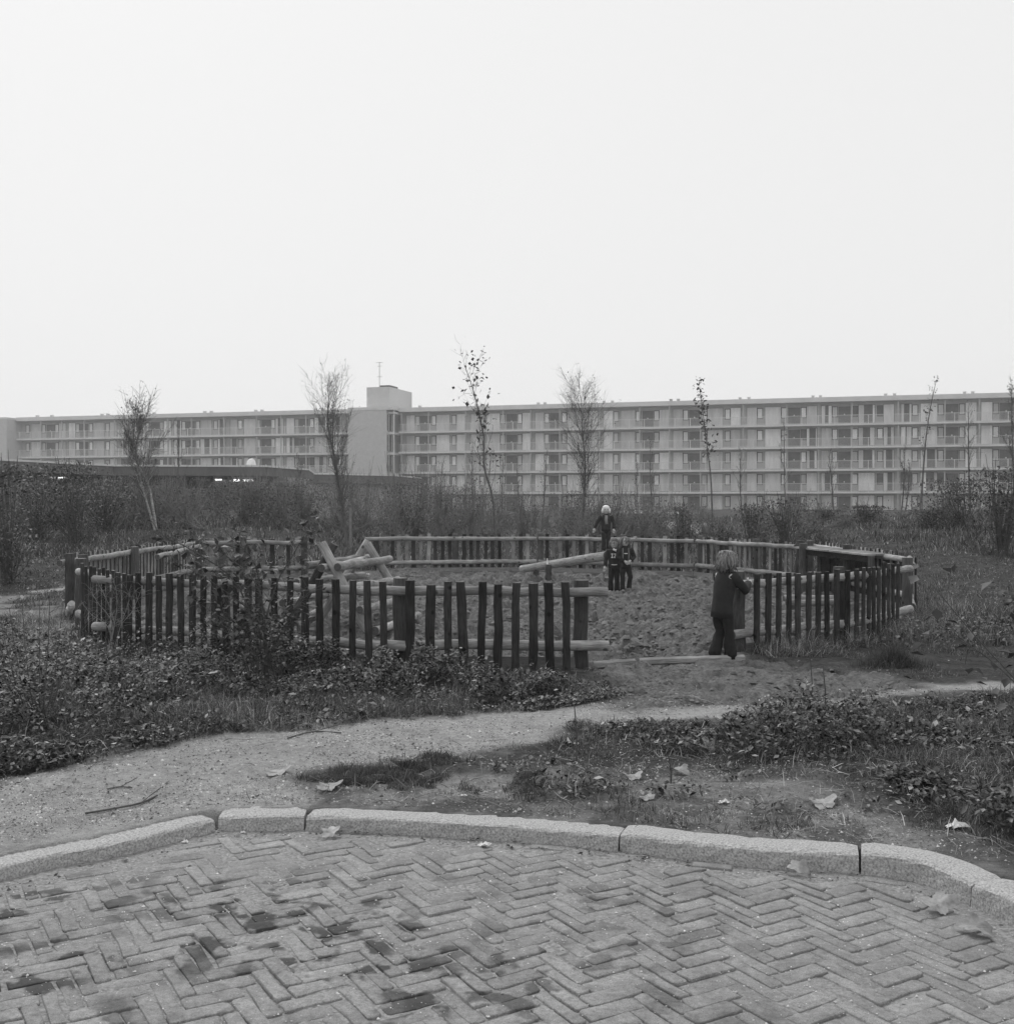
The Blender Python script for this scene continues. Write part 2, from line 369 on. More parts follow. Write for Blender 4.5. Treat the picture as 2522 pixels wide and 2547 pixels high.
def gz(x, y): return float(terrain(np.array([x]), np.array([y]))[0])
def OG(px, py):
    z = .05
    for _ in range(4): p = P(px, py, z); z = gz(p[0], p[1])
    return np.array([p[0], p[1], z])
def zlow(x, y): return float(terrain(np.array([x]), np.array([y]), False)[0])

def mask_noisy(poly, x, y, amp=.25, sc=2.2, s=3):
    nx = x + (fbm(x * sc, y * sc, s) - .5) * amp * 2; ny = y + (fbm(x * sc, y * sc, s + 40) - .5) * amp * 2
    return inpoly(nx, ny, poly)
def path_mask(x, y):
    a = mask_noisy(PATH, x, y, .28) | (mask_noisy(DIRT2, x, y, .3) & (fbm(x * 2.5, y * 2.5, 240, 4) > .47)) | inpoly(x, y, STRIPL)
    for q in FARP: a = a | inpoly(x, y, q)
    return a
def bare_mask(x, y): return mask_noisy(DIRT1, x, y, .3)
def weed_mask(x, y): return (mask_noisy(W_LEFT, x, y, .22) | mask_noisy(W_RIGHT, x, y, .22)) & ~inpoly(x, y, RING)
def moss_mask(x, y): return mask_noisy(W_MOSS, x, y, .13, 5) | mask_noisy(W_MOSS2, x, y, .13, 5)
def edge_in(poly, x, y, w):
    d = dist_line(x, y, list(poly) + [poly[0]]); return np.where(inpoly(x, y, poly), sstep(0, w, d), 0)

def make_ground():
    t = np.concatenate([np.linspace(-2.2, -.62, 50)[:-1], np.linspace(-.62, .62, 760), np.linspace(.62, 2.2, 50)[1:]])
    Y = np.concatenate([np.arange(-6, 3, .3), np.arange(3, 6, .03), np.arange(6, 12, .035), np.arange(12, 25, .036), np.arange(25, 40, .2), np.geomspace(40, 1500, 60)])
    T, YY = np.meshgrid(t, Y); X = T * np.maximum(YY, 4.5)
    Z = terrain(X.ravel(), YY.ravel())
    V = np.stack([X.ravel(), YY.ravel(), Z], 1); nc = len(t); nr = len(Y)
    i = np.arange((nr - 1) * nc).reshape(nr - 1, nc)[:, :-1].ravel()
    Fc = np.stack([i, i + 1, i + nc + 1, i + nc], 1)
    x, y = V[:, 0], V[:, 1]
    ring = inpoly(x, y, RING)
    n1 = (fbm(x * 7, y * 7, 201, 4) - .5) * .5 + (fbm(x * 1.7, y * 1.7, 207, 3) - .5) * .5
    def soft(poly, w=.16):
        d = dist_line(x, y, list(poly) + [poly[0]]); d = np.where(inpoly(x, y, poly), d, -d); sc = 1 + np.clip(y - 8, 0, 20) * .08
        return sstep(-w, w, d + n1 * .34 * sc)
    pm = soft(PATH)
    for q in [STRIPL] + FARP: pm = np.maximum(pm, soft(q))
    pm = np.maximum(pm, soft(DIRT2, .35) * (.12 + .4 * sstep(.4, .6, fbm(x * 2.5, y * 2.5, 240, 4))))
    pm = np.maximum(pm, soft(DIRT3, .3) * (.25 + .45 * sstep(.4, .62, fbm(x * 4, y * 4, 233, 4))))
    pm = np.where(ring, 0, pm)
    pitm = np.maximum(ring.astype(float), soft(DIRT1, .25)); pm = pm * (1 - pitm * .999)
    return mesh_np('ground', V, Fc, m_ground, smooth=True, kind='structure', extra={'path': pm, 'pit': pitm})
make_ground()

# ------------------------------------------------------------------ street of herringbone bricks, kerb stones
def kerb_frame(poly, s):                   # point and inward (street side) normal at arc length s
    acc = 0
    for i in range(len(poly) - 1):
        a = np.array(poly[i]); b = np.array(poly[i + 1]); L = np.linalg.norm(b - a)
        if acc + L >= s or i == len(poly) - 2:
            d = (b - a) / L; return a + d * (s - acc), d, np.array([d[1], -d[0]])
        acc += L
def street():
    W = .091; a = math.radians(30.5)
    eB = np.array([-math.sin(a), math.cos(a)]); eA = np.array([math.cos(a), math.sin(a)])
    Vs = []; Fs = []; Ts = []
    o = np.array([0.0, 4.0])
    kx = np.array([k[0] for k in KERB]); ky = np.array([k[1] for k in KERB])
    def put(c4, tint, zz):
        n = sum(len(v) for v in Vs)
        cen = c4.mean(0); tilt = RNG.normal(0, .012, 2)
        e = .008; c8 = []
        for k in range(4):
            A, Bp, Cn = c4[k - 1], c4[k], c4[(k + 1) % 4]; rr = e * RNG.uniform(.3, 1.3)
            c8 += [Bp + (A - Bp) / np.linalg.norm(A - Bp) * rr, Bp + (Cn - Bp) / np.linalg.norm(Cn - Bp) * rr]
            c8.append((Bp + Cn) / 2 + RNG.normal(0, .0026, 2))
        c4 = np.array(c8); K = 12
        def ring(shr, z):
            q = cen + (c4 - cen) * (1 - shr / (np.linalg.norm(c4 - cen, axis=1, keepdims=True) + 1e-6))
            h = z + zz + ((q - cen) @ tilt); return np.c_[q, h]
        Vs.append(np.vstack([ring(0.0, -.02), ring(0.0, -.0045), ring(.0022, -.001), ring(.005, .0003)]))
        for r in range(3):
            for k in range(K): Fs.append((n + r * K + k, n + r * K + (k + 1) % K, n + r * K + K + (k + 1) % K, n + r * K + K + k))
        b3 = n + 3 * K
        for (a_, b_, c_, d_) in ((0, 1, 2, 11), (11, 2, 3, 10), (10, 3, 4, 9), (9, 4, 5, 8), (8, 5, 6, 7)): Fs.append((b3 + a_, b3 + b_, b3 + c_, b3 + d_))
        Ts.append(np.full(4 * K, tint))
    la, lb, wa, wb = .203, .262, .060, .083; cells = []
    for i in range(-75, 90):
        for j in range(-24, 25):
            x0 = i * wa + j * la; y0 = i * wb - j * lb
            cells.append((x0, y0, la, wb)); cells.append((x0, y0 + wb, wa, lb))
    cc = np.array(cells, float); ctr = o + (cc[:, 0:1] + cc[:, 2:3] / 2) * eA + (cc[:, 1:2] + cc[:, 3:4] / 2) * eB
    ok = inpoly(ctr[:, 0], ctr[:, 1], STREET) & (ctr[:, 1] > .8) & (ctr[:, 0] > -4.2)
    g = .0035
    for (c, r, w, h), ct in zip(cc[ok], ctr[ok]):
        q = np.array([[c, r], [c + w, r], [c + w, r + h], [c, r + h]])
        wob = (vnoise(ct[0] * 1.3, ct[1] * 1.3, 3) - .5) * .05
        loc = q - q.mean(0); loc = loc * (1 - 2 * g / np.maximum(np.abs(loc).max(0) * 2, .01))
        an = RNG.normal(0, .018) + wob; R = np.array([[math.cos(an), -math.sin(an)], [math.sin(an), math.cos(an)]])
        loc = loc @ R.T + RNG.normal(0, .003, (4, 2)); loc = loc * RNG.normal(.985, .015)
        p = ct + loc[:, :1] * eA + loc[:, 1:] * eB + RNG.normal(0, .0018, 2)
        d = dist_line(p[:, 0], p[:, 1], KERB); ins = inpoly(p[:, 0], p[:, 1], STREET); d = np.where(ins, d, -d)
        if d.min() < .082:
            dc = dist_line(ct[:1], ct[1:], KERB)[0]
            if dc < .10: continue
            j = np.argmin(np.hypot(kx - ct[0], ky - ct[1])); j0 = max(j - 1, 0); j1 = min(j + 1, len(kx) - 1)
            dd = np.array([kx[j1] - kx[j0], ky[j1] - ky[j0]]); dd /= np.linalg.norm(dd); nn = np.array([dd[1], -dd[0]])
            p = p + np.maximum(.082 - d, 0)[:, None] * nn
        put(p, RNG.random(), RNG.normal(0, .0024) + .008 * (fbm(ct[0] * .9, ct[1] * .9, 4) - .5))
    # one course of bricks laid along the kerb
    L = sum(math.dist(KERB[i], KERB[i + 1]) for i in range(len(KERB) - 1)); s = 6.0
    while s < L - 4.5:
        l = .19 + RNG.normal(0, .012)
        a0, d0, n0 = kerb_frame(KERB, s + .005); a1, d1, n1 = kerb_frame(KERB, s + l - .005)
        w0 = .018 + RNG.random() * .006; w1 = .072
        put(np.array([a0 + n0 * w1, a1 + n1 * w1, a1 + n1 * w0, a0 + n0 * w0]), RNG.random(), RNG.normal(-.002, .003)); s += l
    V = np.vstack(Vs); o_ = mesh_np('brick_paving', V, np.array(Fs), m_brick, np.concatenate(Ts), kind='structure')
    # sand bed showing in the joints, reaching far behind the camera
    gx = np.arange(-7.2, 2.9, .02); gy = np.arange(-0.5, 5.7, .02); X, Y = np.meshgrid(gx, gy); X = X.ravel(); Y = Y.ravel()
    Z = -.0068 + (fbm(X * 5, Y * 5, 8, 3) - .5) * .012 + (vnoise(X * 40, Y * 40, 2) - .5) * .004 + .006 * sstep(.3, -1.6, X) * sstep(4.1, 4.9, Y) * sstep(.3, .6, fbm(X * 2, Y * 2, 14))
    d = dist_line(X, Y, KERB); Z = Z + .012 * (1 - sstep(.02, .16, d)) * (fbm(X * 3, Y * 3, 12))
    keep = inpoly(X, Y, STREET) | (d < .04); nc = len(gx)
    i = (np.arange((len(gy) - 1) * nc).reshape(-1, nc)[:, :-1]).ravel(); Fc = np.stack([i, i + 1, i + nc + 1, i + nc], 1)
    Fc = Fc[keep[Fc].all(1)]; used = np.unique(Fc); rm = np.full(len(X), -1); rm[used] = np.arange(len(used))
    mesh_np('street_bed', np.stack([X, Y, Z], 1)[used], rm[Fc], m_joint, smooth=True, kind='structure')
    s_ = MB(); s_.box((-2.4, -3.6, -.06), (6.0, 3.1, .045)); q = s_.build('street', m_joint); q['kind'] = 'structure'
street()

def kerbs():
    # arc-length positions of the joints
    js = [KL[0]] + [KP[2], KP[3], KP[6], KP[9], KP[11]] + [KR[-1]]
    cum = [0]
    for i in range(len(KERB) - 1): cum.append(cum[-1] + math.dist(KERB[i], KERB[i + 1]))
    def s_at(p): j = min(range(len(KERB)), key=lambda i: math.dist(KERB[i], p)); return cum[j]
    ss = [s_at(p) for p in js]; ss[0] = ss[1] - 3.2; ss[-1] = ss[-2] + 2.0
    labels = ['long granite kerb stone running out of the left edge of the photo', 'short granite kerb stone between the two close joints left of the middle',
              'long granite kerb stone behind the paving in the middle, beside the low moss patch', 'granite kerb stone right of the middle below the bare soil',
              'curved granite kerb stone at the bend behind the big fallen leaf', 'granite kerb stone at the lower right edge turning towards the camera']
    prof = [(0.0, -.09), (0.001, .0), (.004, .035), (.007, .068), (.011, .078), (.022, .085), (.05, .088), (.12, .089), (.172, .087), (.184, .08), (.187, .03), (.187, -.09)]
    hs = [.74, .82, .82, .92, 1.04, 1.12]
    for k in range(6):
        a, b = ss[k] + .0045, ss[k + 1] - .0045; n = max(6, int((b - a) / .05)); mb = MB(); V = []; 
        org, _, _ = kerb_frame(KERB, (a + b) / 2)
        for i in range(n + 1):
            s = a + (b - a) * i / n; p, d, nn = kerb_frame(KERB, s)
            e = min(i, n - i); rd = .006 if e == 0 else 0
            for (w, z) in prof:
                jx = random.gauss(0, .0022)
                zz = z * hs[k] if z > 0 else z
                q = p - nn * (w + (rd if w < .1 else -rd) + jx); V.append((q[0], q[1], zz - (rd if z > .05 else 0) + random.gauss(0, .0016)))
        m = len(prof)
        Fs = [(i * m + j, i * m + j + 1, (i + 1) * m + j + 1, (i + 1) * m + j) for i in range(n) for j in range(m - 1)]
        Fs += [tuple(range(m)), tuple(n * m + j for j in range(m - 1, -1, -1))]
        mb.add(V, Fs); o = mb.build('kerb_stone', m_kerb, origin=(org[0], org[1], 0), smooth=False)
        tag(o, labels[k], 'kerb stone', 'granite stones of the curved kerb')
kerbs()

# ------------------------------------------------------------------ foliage helpers (numpy)
def rot_basis(n):
    """n random orthonormal frames biased by az/tilt"""
    az = RNG.random(n) * 2 * PI; return np.stack([np.cos(az), np.sin(az), np.zeros(n)], 1)
def leaves(C, size, up=.6, tint=None, asp=.55, fold=.25):
    """folded diamond leaves at centres C; returns V,F,tint"""
    n = len(C); az = RNG.random(n) * 2 * PI; el = RNG.normal(0, 1 - up + .05, n) * .9
    d = np.stack([np.cos(az) * np.cos(el), np.sin(az) * np.cos(el), np.sin(el)], 1)
    s = np.stack([-np.sin(az), np.cos(az), RNG.normal(0, .35, n)], 1); s /= np.linalg.norm(s, axis=1, keepdims=True)
    nn = np.cross(d, s); L = (size * RNG.uniform(.6, 1.3, n))[:, None]; w = L * asp * .5
    a = C - d * L * .5; b = C + d * L * .5; c = C + s * w + nn * w * fold * 1; e = C - s * w + nn * w * fold
    V = np.stack([a, c, b, e], 1).reshape(-1, 3); i = np.arange(n) * 4
    Fc = np.concatenate([np.stack([i, i + 1, i + 2], 1), np.stack([i, i + 2, i + 3], 1)])
    t = RNG.random(n) if tint is None else tint
    return V, Fc, np.repeat(t, 4)
def blades(B, h, w, lean=.5, tint=None):
    n = len(B); az = RNG.random(n) * 2 * PI; ln = np.abs(RNG.normal(0, lean, n)); H = (h * RNG.uniform(.45, 1.25, n))[:, None]
    d = np.stack([np.cos(az) * ln, np.sin(az) * ln, np.ones(n)], 1); d /= np.linalg.norm(d, axis=1, keepdims=True)
    sa = RNG.random(n) * 2 * PI; s = np.stack([np.cos(sa), np.sin(sa), np.zeros(n)], 1) * (w * RNG.uniform(.6, 1.4, n))[:, None] / 2
    mid = B + d * H * .55; tip = B + d * H * .9 + np.stack([np.cos(az), np.sin(az), -np.ones(n) * .4], 1) * H * (.25 * ln[:, None] + .05)
    V = np.stack([B - s, B + s, mid + s * .8, tip, mid - s * .8], 1).reshape(-1, 3); i = np.arange(n) * 5
    Fc = np.concatenate([np.stack([i, i + 1, i + 2], 1), np.stack([i, i + 2, i + 4], 1), np.stack([i + 4, i + 2, i + 3], 1)])
    return V, Fc, np.repeat(np.where(RNG.random(n) < .11, RNG.uniform(1.4, 3.0, n), RNG.random(n) ** 1.3) if tint is None else tint, 5)
def merge(parts):
    Vs, Fs, Ts = [], [], []; n = 0
    for v, f, t in parts: Vs.append(v); Fs.append(f + n); Ts.append(t); n += len(v)
    return np.vstack(Vs), np.vstack(Fs), np.concatenate(Ts)
def scatter(n, x0, x1, y0, y1, fan=True):
    y = y0 + (y1 - y0) * RNG.random(n)
    x = x0 + (x1 - x0) * RNG.random(n); return x, y

# ---- low vegetation
def kdist(x, y):
    d = dist_line(x, y, KERB); return np.where(inpoly(x, y, STREET), -d, d)
MOUNDS = [(*P(a, b, .1)[:2], c, d, e) for a, b, c, d, e in ((230, 1720, .45, .4, .26), (60, 1800, .35, .35, .2), (520, 1690, .35, .3, .2), (820, 1730, .3, .3, .14), (400, 1800, .4, .25, .12), (2060, 1830, .35, .35, .2), (1800, 1860, .3, .25, .12), (2350, 1900, .35, .3, .16), (2250, 1790, .4, .3, .12), (2480, 2040, .25, .25, .12))]
def ground_cover():
    ring_d = lambda x, y: np.where(inpoly(x, y, RING), dist_line(x, y, RING + RING[:1]), -1)
    # broad leaved weeds
    x, y = scatter(620000, -7, 6, 4.6, 11.5)
    clump = fbm(x * 1.6, y * 1.6, 50, 3); cl2 = fbm(x * 5, y * 5, 60, 2)
    ok = weed_mask(x, y) & (kdist(x, y) > .3) & (np.abs(x) < y * .56 + .3)
    rag = mask_noisy(W_RAG, x, y, .12)
    ok |= rag & (kdist(x, y) > .24) & (RNG.random(len(x)) < .5)
    edge = np.maximum(edge_in(W_LEFT, x, y, .5), .75 * edge_in(W_RIGHT, x, y, 1.0))
    dens = np.where(rag, sstep(.4, .58, clump) * sstep(.4, .56, cl2) * .8, np.where(x > .2, sstep(.26, .44, clump), sstep(.32, .52, clump)) * (.3 + .7 * sstep(.35, .6, cl2)))
    ok &= RNG.random(len(x)) < dens; x, y, clump, cl2, edge = x[ok], y[ok], clump[ok], cl2[ok], edge[ok]
    h = (.02 + .25 * (.4 + .6 * sstep(.3, .7, fbm(x * .9, y * 1.1, 510, 2))) * (.1 + .9 * edge) * np.where(x > .2, 1.0, 1 + 1.0 * sstep(7.8, 9.8, y)) * sstep(.42, .68, clump) * sstep(.3, .65, cl2)) * np.sqrt(RNG.random(len(x))) * 1.25
    for (mx_, my_, rx_, ry_, hh_) in MOUNDS:
        q_ = np.exp(-((x - mx_) / rx_) ** 2 - ((y - my_) / ry_) ** 2); h = h + hh_ * q_ * np.sqrt(RNG.random(len(x))) * (.5 + cl2)
    C = np.stack([x, y, terrain(x, y) + h + .004], 1)
    reg = fbm(x * .8, y * .9, 620, 2); thin = RNG.random(len(x)) < np.where((fbm(x * 1.9, y * 2.1, 640, 3) < .45), .35, 1.0)
    C = C[thin]; x = x[thin]; reg = reg[thin]
    o = mesh_np('weeds', *leaves(C, np.where(RNG.random(len(x)) < .12, .055, .018 + .022 * sstep(.35, .65, reg)), .5)[:2], m_weed, None, kind='stuff')
    # rebuild with tint kept together
    me = o.data; n = len(me.vertices); a = me.attributes.new('tint', 'FLOAT', 'POINT')
    tq = RNG.random(n // 4) ** 1.5; tq = np.where(RNG.random(n // 4) < .12, RNG.uniform(1.5, 3.4, n // 4), tq); tn = np.repeat(tq, 4); a.data.foreach_set('value', tn.astype(np.float32))
    tag(o, 'dark broad leaved weeds and brambles covering the ground on both sides of the sandy path', 'weeds')
    # grass between and around
    parts = []
    x, y = scatter(520000, -7, 6, 4.7, 12)
    g1 = fbm(x * 2.3, y * 2.3, 90, 3); k = kdist(x, y) + (fbm(x * 6, y * 6, 66, 2) - .5) * .12
    wm = weed_mask(x, y); mo = moss_mask(x, y); bare = path_mask(x, y) | bare_mask(x, y) | inpoly(x, y, RING)
    dn = np.where(wm, .35 + .65 * sstep(.4, .6, g1), np.where(bare, 0, sstep(.5, .58, g1) * sstep(.42, .6, fbm(x * 8, y * 8, 93, 2)) * .9))
    rg = mask_noisy(W_RAG, x, y, .12) & ~wm; dn = np.where(rg, sstep(.44, .6, g1) * sstep(.42, .62, fbm(x * 7, y * 7, 97, 2)), dn)
    dn = np.where(mo, 0, dn)
    ok = (RNG.random(len(x)) < dn) & (k > .22) & (np.abs(x) < y * .56 + .3); xx, yy, gg = x[ok], y[ok], g1[ok]
    parts.append(blades(np.stack([xx, yy, terrain(xx, yy) - .004], 1), np.where(weed_mask(xx, yy), .04 + .10 * sstep(.45, .7, gg), .018 + .04 * sstep(.5, .7, gg)), np.full(len(xx), .0034), 1.35))
    xm, ym = scatter(160000, -1.9, .2, 5.4, 6.9)
    mo = moss_mask(xm, ym); e = fbm(xm * 9, ym * 9, 4, 2)
    me_ = np.maximum(edge_in(W_MOSS, xm, ym, .22), edge_in(W_MOSS2, xm, ym, .2))
    ok = mo & (kdist(xm, ym) > .19) & (RNG.random(len(xm)) < sstep(.42, .56, e + .25 * me_ - .05) * (.15 + .85 * me_)); xx, yy = xm[ok], ym[ok]; ee = e[ok]
    parts.append(blades(np.stack([xx, yy, terrain(xx, yy) - .004], 1), (.012 + .05 * sstep(.35, .7, ee)) * RNG.uniform(.4, 1.3, len(xx)), np.full(len(xx), .0035), 1.3, np.clip(RNG.random(len(xx)) * .5 + .5 * (fbm(xx * 14, yy * 14, 6, 2) - .3), 0, 1)))
    # tall grass at the foot of the fences (outside)
    def foot(a, b, n, h, off=.22, spr=.22):
        t = RNG.random(n); cl = fbm(t * 14, t * 3 + a[0], 11, 2); t = t[RNG.random(n) < sstep(.35, .65, cl)]
        p = np.array(a)[None] * (1 - t[:, None]) + np.array(b)[None] * t[:, None]; d = np.array(b) - np.array(a); nn = np.array([d[1], -d[0]]) / np.linalg.norm(d)
        p = p + nn * (off + RNG.normal(0, spr, len(t)))[:, None]
        return blades(np.c_[p, terrain(p[:, 0], p[:, 1]) - .005], h * RNG.uniform(.5, 1.2, len(t)), np.full(len(t), .0045), 1.0, np.where(RNG.random(len(t)) < .22, RNG.uniform(1.8, 3.4, len(t)), RNG.random(len(t)) * .8 + .2))
    parts += [foot((-4.5, 12), (-1.0, 10.45), 3500, .2), foot((-1.1, 10.4), (.75, 10.4), 1400, .13), foot((2.5, 11.3), (3.9, 12.3), 4500, .26, .16, .14), foot((3.9, 12.5), (5.3, 14.3), 5000, .3, .3, .3), foot((5.3, 14.3), (6.4, 16.8), 3000, .28, .3, .3), foot((-6.3, 15.4), (-5.2, 13.2), 1500, .2, .4, .3), foot((.2, 24.3), (-2.8, 24.1), 1600, .22, .2, .1)]
    # mid and far grass: blades grow with distance only in clumps
    for (n, y0, y1, hh, w) in ((190000, 12, 26, .11, .008), (170000, 24, 60, .2, .018)):
        yy = y0 * (y1 / y0) ** RNG.random(n); xx = (RNG.random(n) * 1.24 - .62) * yy
        g = fbm(xx * 1.1, yy * .9, 120, 3); b = path_mask(xx, yy) | bare_mask(xx, yy) | inpoly(xx, yy, RING)
        ok = ~b & (RNG.random(n) < .35 + .65 * sstep(.38, .6, g)); xx, yy, g = xx[ok], yy[ok], g[ok]
        parts.append(blades(np.stack([xx, yy, terrain(xx, yy) - .01], 1), hh * (.5 + 1.0 * sstep(.4, .7, g)), np.full(len(xx), w), .8))
    V, Fc, T = merge(parts)
    o = mesh_np('grass', V, Fc, m_grass, T, kind='stuff'); tag(o, 'rough grass growing on the banks, around the fence and among the weeds', 'grass')
    # taller weeds / brambles on mid ground outside the ring
    n = 60000; yy = 11.5 * (34 / 11.5) ** RNG.random(n); xx = (RNG.random(n) * 1.2 - .6) * yy
    g = fbm(xx * .8, yy * .8, 150, 3); b = path_mask(xx, yy) | bare_mask(xx, yy) | inpoly(xx, yy, RING) | (dist_line(xx, yy, RING) < .3)
    ok = ~b & (RNG.random(n) < sstep(.45, .62, g)); xx, yy, g = xx[ok], yy[ok], g[ok]
    C = np.stack([xx, yy, terrain(xx, yy) + .02 + .28 * sstep(.5, .72, g) * RNG.random(len(xx))], 1)
    V, Fc, T = leaves(C, np.full(len(xx), .05), .5)
    o = mesh_np('undergrowth', V, Fc, m_thick, T, kind='stuff'); tag(o, 'low leafy undergrowth on the grassy banks left and right of the fenced playground', 'undergrowth')
    # dry stalks, twigs and leaf litter bits
    x, y = scatter(34000, -5, 4.5, 4.9, 11); ok = (weed_mask(x, y) | mask_noisy(DIRT3, x, y)) & (kdist(x, y) > .25) & (np.abs(x) < y * .56) & (RNG.random(len(x)) < .35)
    x, y = x[ok], y[ok]; V, Fc, T = blades(np.stack([x, y, terrain(x, y) + .01], 1), np.full(len(x), .1), np.full(len(x), .0032), 1.8)
    x, y = scatter(3000, -5, 4.5, 4.9, 11); ok = (kdist(x, y) > .2) & (np.abs(x) < y * .56) & (RNG.random(len(x)) < .3); x, y = x[ok], y[ok]
    h = np.where(weed_mask(x, y), .05, .008)
    A = leaves(np.stack([x, y, terrain(x, y) + h], 1), np.full(len(x), .035), .9)
    V, Fc, T = merge([(V, Fc, T), A])
    o = mesh_np('dry_litter', V, Fc, m_drygrass, T, kind='stuff'); tag(o, 'pale dry stalks and leaf scraps lying among the weeds', 'litter')
ground_cover()
def grit():
    def stones(x, y, z, r, t):
        n = len(x); B = np.array([[1, 0, 0], [-.5, .87, 0], [-.5, -.87, 0], [0, 0, .75]]); az = RNG.random(n) * 2 * PI
        c, s_ = np.cos(az)[:, None], np.sin(az)[:, None]; V = np.stack([np.c_[(B[k, 0] * c - B[k, 1] * s_) * r[:, None], (B[k, 0] * s_ + B[k, 1] * c) * r[:, None] * .8, np.full((n, 1), B[k, 2]) * r[:, None]] for k in range(4)], 1)
        V = V * RNG.uniform(.7, 1.3, (n, 4, 1)) + np.stack([x, y, z], 1)[:, None]; i = np.arange(n) * 4
        return V.reshape(-1, 3), np.concatenate([np.stack([i, i + 1, i + 3], 1), np.stack([i + 1, i + 2, i + 3], 1), np.stack([i + 2, i, i + 3], 1)]), np.repeat(t, 4)
    n = 230000; y = 4.6 * (11.5 / 4.6) ** RNG.random(n); x = (RNG.random(n) * 1.16 - .58) * y
    p = mask_noisy(PATH, x, y, .2) | mask_noisy(DIRT3, x, y, .2) | mask_noisy(W_RAG, x, y, .2); k = kdist(x, y)
    p = p & (mask_noisy(PATH, x, y, .2) | (RNG.random(n) < .35)); ok = p & (k > .19) & ~inpoly(x, y, RING) & (RNG.random(n) < .25 + .75 * sstep(.4, .6, fbm(x * 3, y * 3, 310, 3))); x, y = x[ok], y[ok]; n = len(x)
    r = np.clip(RNG.lognormal(-5.75, .55, n), .0015, .014); t = RNG.random(n) ** 1.6
    A = stones(x, y, terrain(x, y) - r * .1, r, t)
    # crumbs along the foot of the kerb and in the gutter corner
    n = 9000; y = RNG.uniform(3.9, 5.6, n); x = RNG.uniform(-3, 2.3, n); k = kdist(x, y); ok = (k < .0) & (k > -.11 - .25 * (x < -1) * RNG.random(n)) & (RNG.random(n) < sstep(.4, .62, fbm(x * 4, y * 4, 320, 3)) * 1.2); x, y = x[ok], y[ok]; n = len(x)
    r = np.clip(RNG.lognormal(-5.5, .5, n), .002, .012)
    Bq = stones(x, y, np.full(n, .0), r, RNG.random(n) ** 3 * .8)
    n = 7000; y = RNG.uniform(2.9, 5.3, n); x = RNG.uniform(-2.8, 2.2, n); ok = kdist(x, y) < -.03; x, y = x[ok], y[ok]; n = len(x); C_ = stones(x, y, np.full(n, .0), np.clip(RNG.lognormal(-5.9, .5, n), .0015, .008), .5 + .5 * RNG.random(n))
    V, Fc, T = merge([A, Bq, C_]); m_ = M('grit_stone', .14, .5, 9, .9, tintamp=.85); o = mesh_np('grit', V, Fc, m_, T, kind='stuff'); tag(o, 'small stones and crumbs scattered over the sandy path and the gutter', 'grit')
    # bark chips, leaf crumbs and dead stalks on the path edges
    n = 30000; y = 4.6 * (11 / 4.6) ** RNG.random(n); x = (RNG.random(n) * 1.16 - .58) * y; k = kdist(x, y)
    f = fbm(x * 2.2, y * 2.2, 330, 3); ok = (k > .19) & ~inpoly(x, y, RING) & (RNG.random(n) < .08 + .8 * sstep(.48, .64, f)); x, y = x[ok], y[ok]
    A = leaves(np.stack([x, y, terrain(x, y) + .006], 1), np.full(len(x), .02), .95, RNG.random(len(x)) ** 1.5, asp=.45)
    n = 5000; y = RNG.uniform(3.8, 5.6, n); x = RNG.uniform(-3, 2.3, n); k = kdist(x, y); ok = (k < -.005) & (k > -.09) & (RNG.random(n) < sstep(.45, .62, fbm(x * 3, y * 3, 340, 3))); x, y = x[ok], y[ok]
    Bq = leaves(np.stack([x, y, np.full(len(x), .006)], 1), np.full(len(x), .026), .9, RNG.random(len(x)) ** 2, asp=.4)
    V, Fc, T = merge([A, Bq]); o = mesh_np('leaf_litter', V, Fc, M('leaf_crumb', .03, .26, 7, .8, tintamp=.8), T, kind='stuff'); tag(o, 'brown leaf crumbs and bark chips strewn on soil, path edges and gutter', 'litter')
    n = 2600; y = 4.7 * (9.5 / 4.7) ** RNG.random(n); x = (RNG.random(n) * 1.12 - .56) * y; k = kdist(x, y); ok = (k > .2) & (RNG.random(n) < np.where(path_mask(x, y), .12, .6)); x, y = x[ok], y[ok]
    mb = MB(); z = terrain(x, y)
    for a, b, c in zip(x, y, z):
        an = random.random() * PI; l = random.uniform(.04, .2); d = np.array([math.cos(an), math.sin(an), 0]) * l / 2; pt = np.array([a, b, c + .008]); mb.tint = random.random(); wd = weed = 0
        mb.tube([pt - d, pt + [random.gauss(0, .1) * l, random.gauss(0, .1) * l, random.uniform(0, .02)], pt + d + [0, 0, random.uniform(0, .02)]], [.0014, .0017, .001], 3, cap=False)
    o = mb.build('dead_stalks', M('dead_stalk', .05, .32, 3, .85, tintamp=.8)); tag(o, 'thin dead stalks and twiglets lying over soil and weeds', 'litter', kind='stuff')
grit()
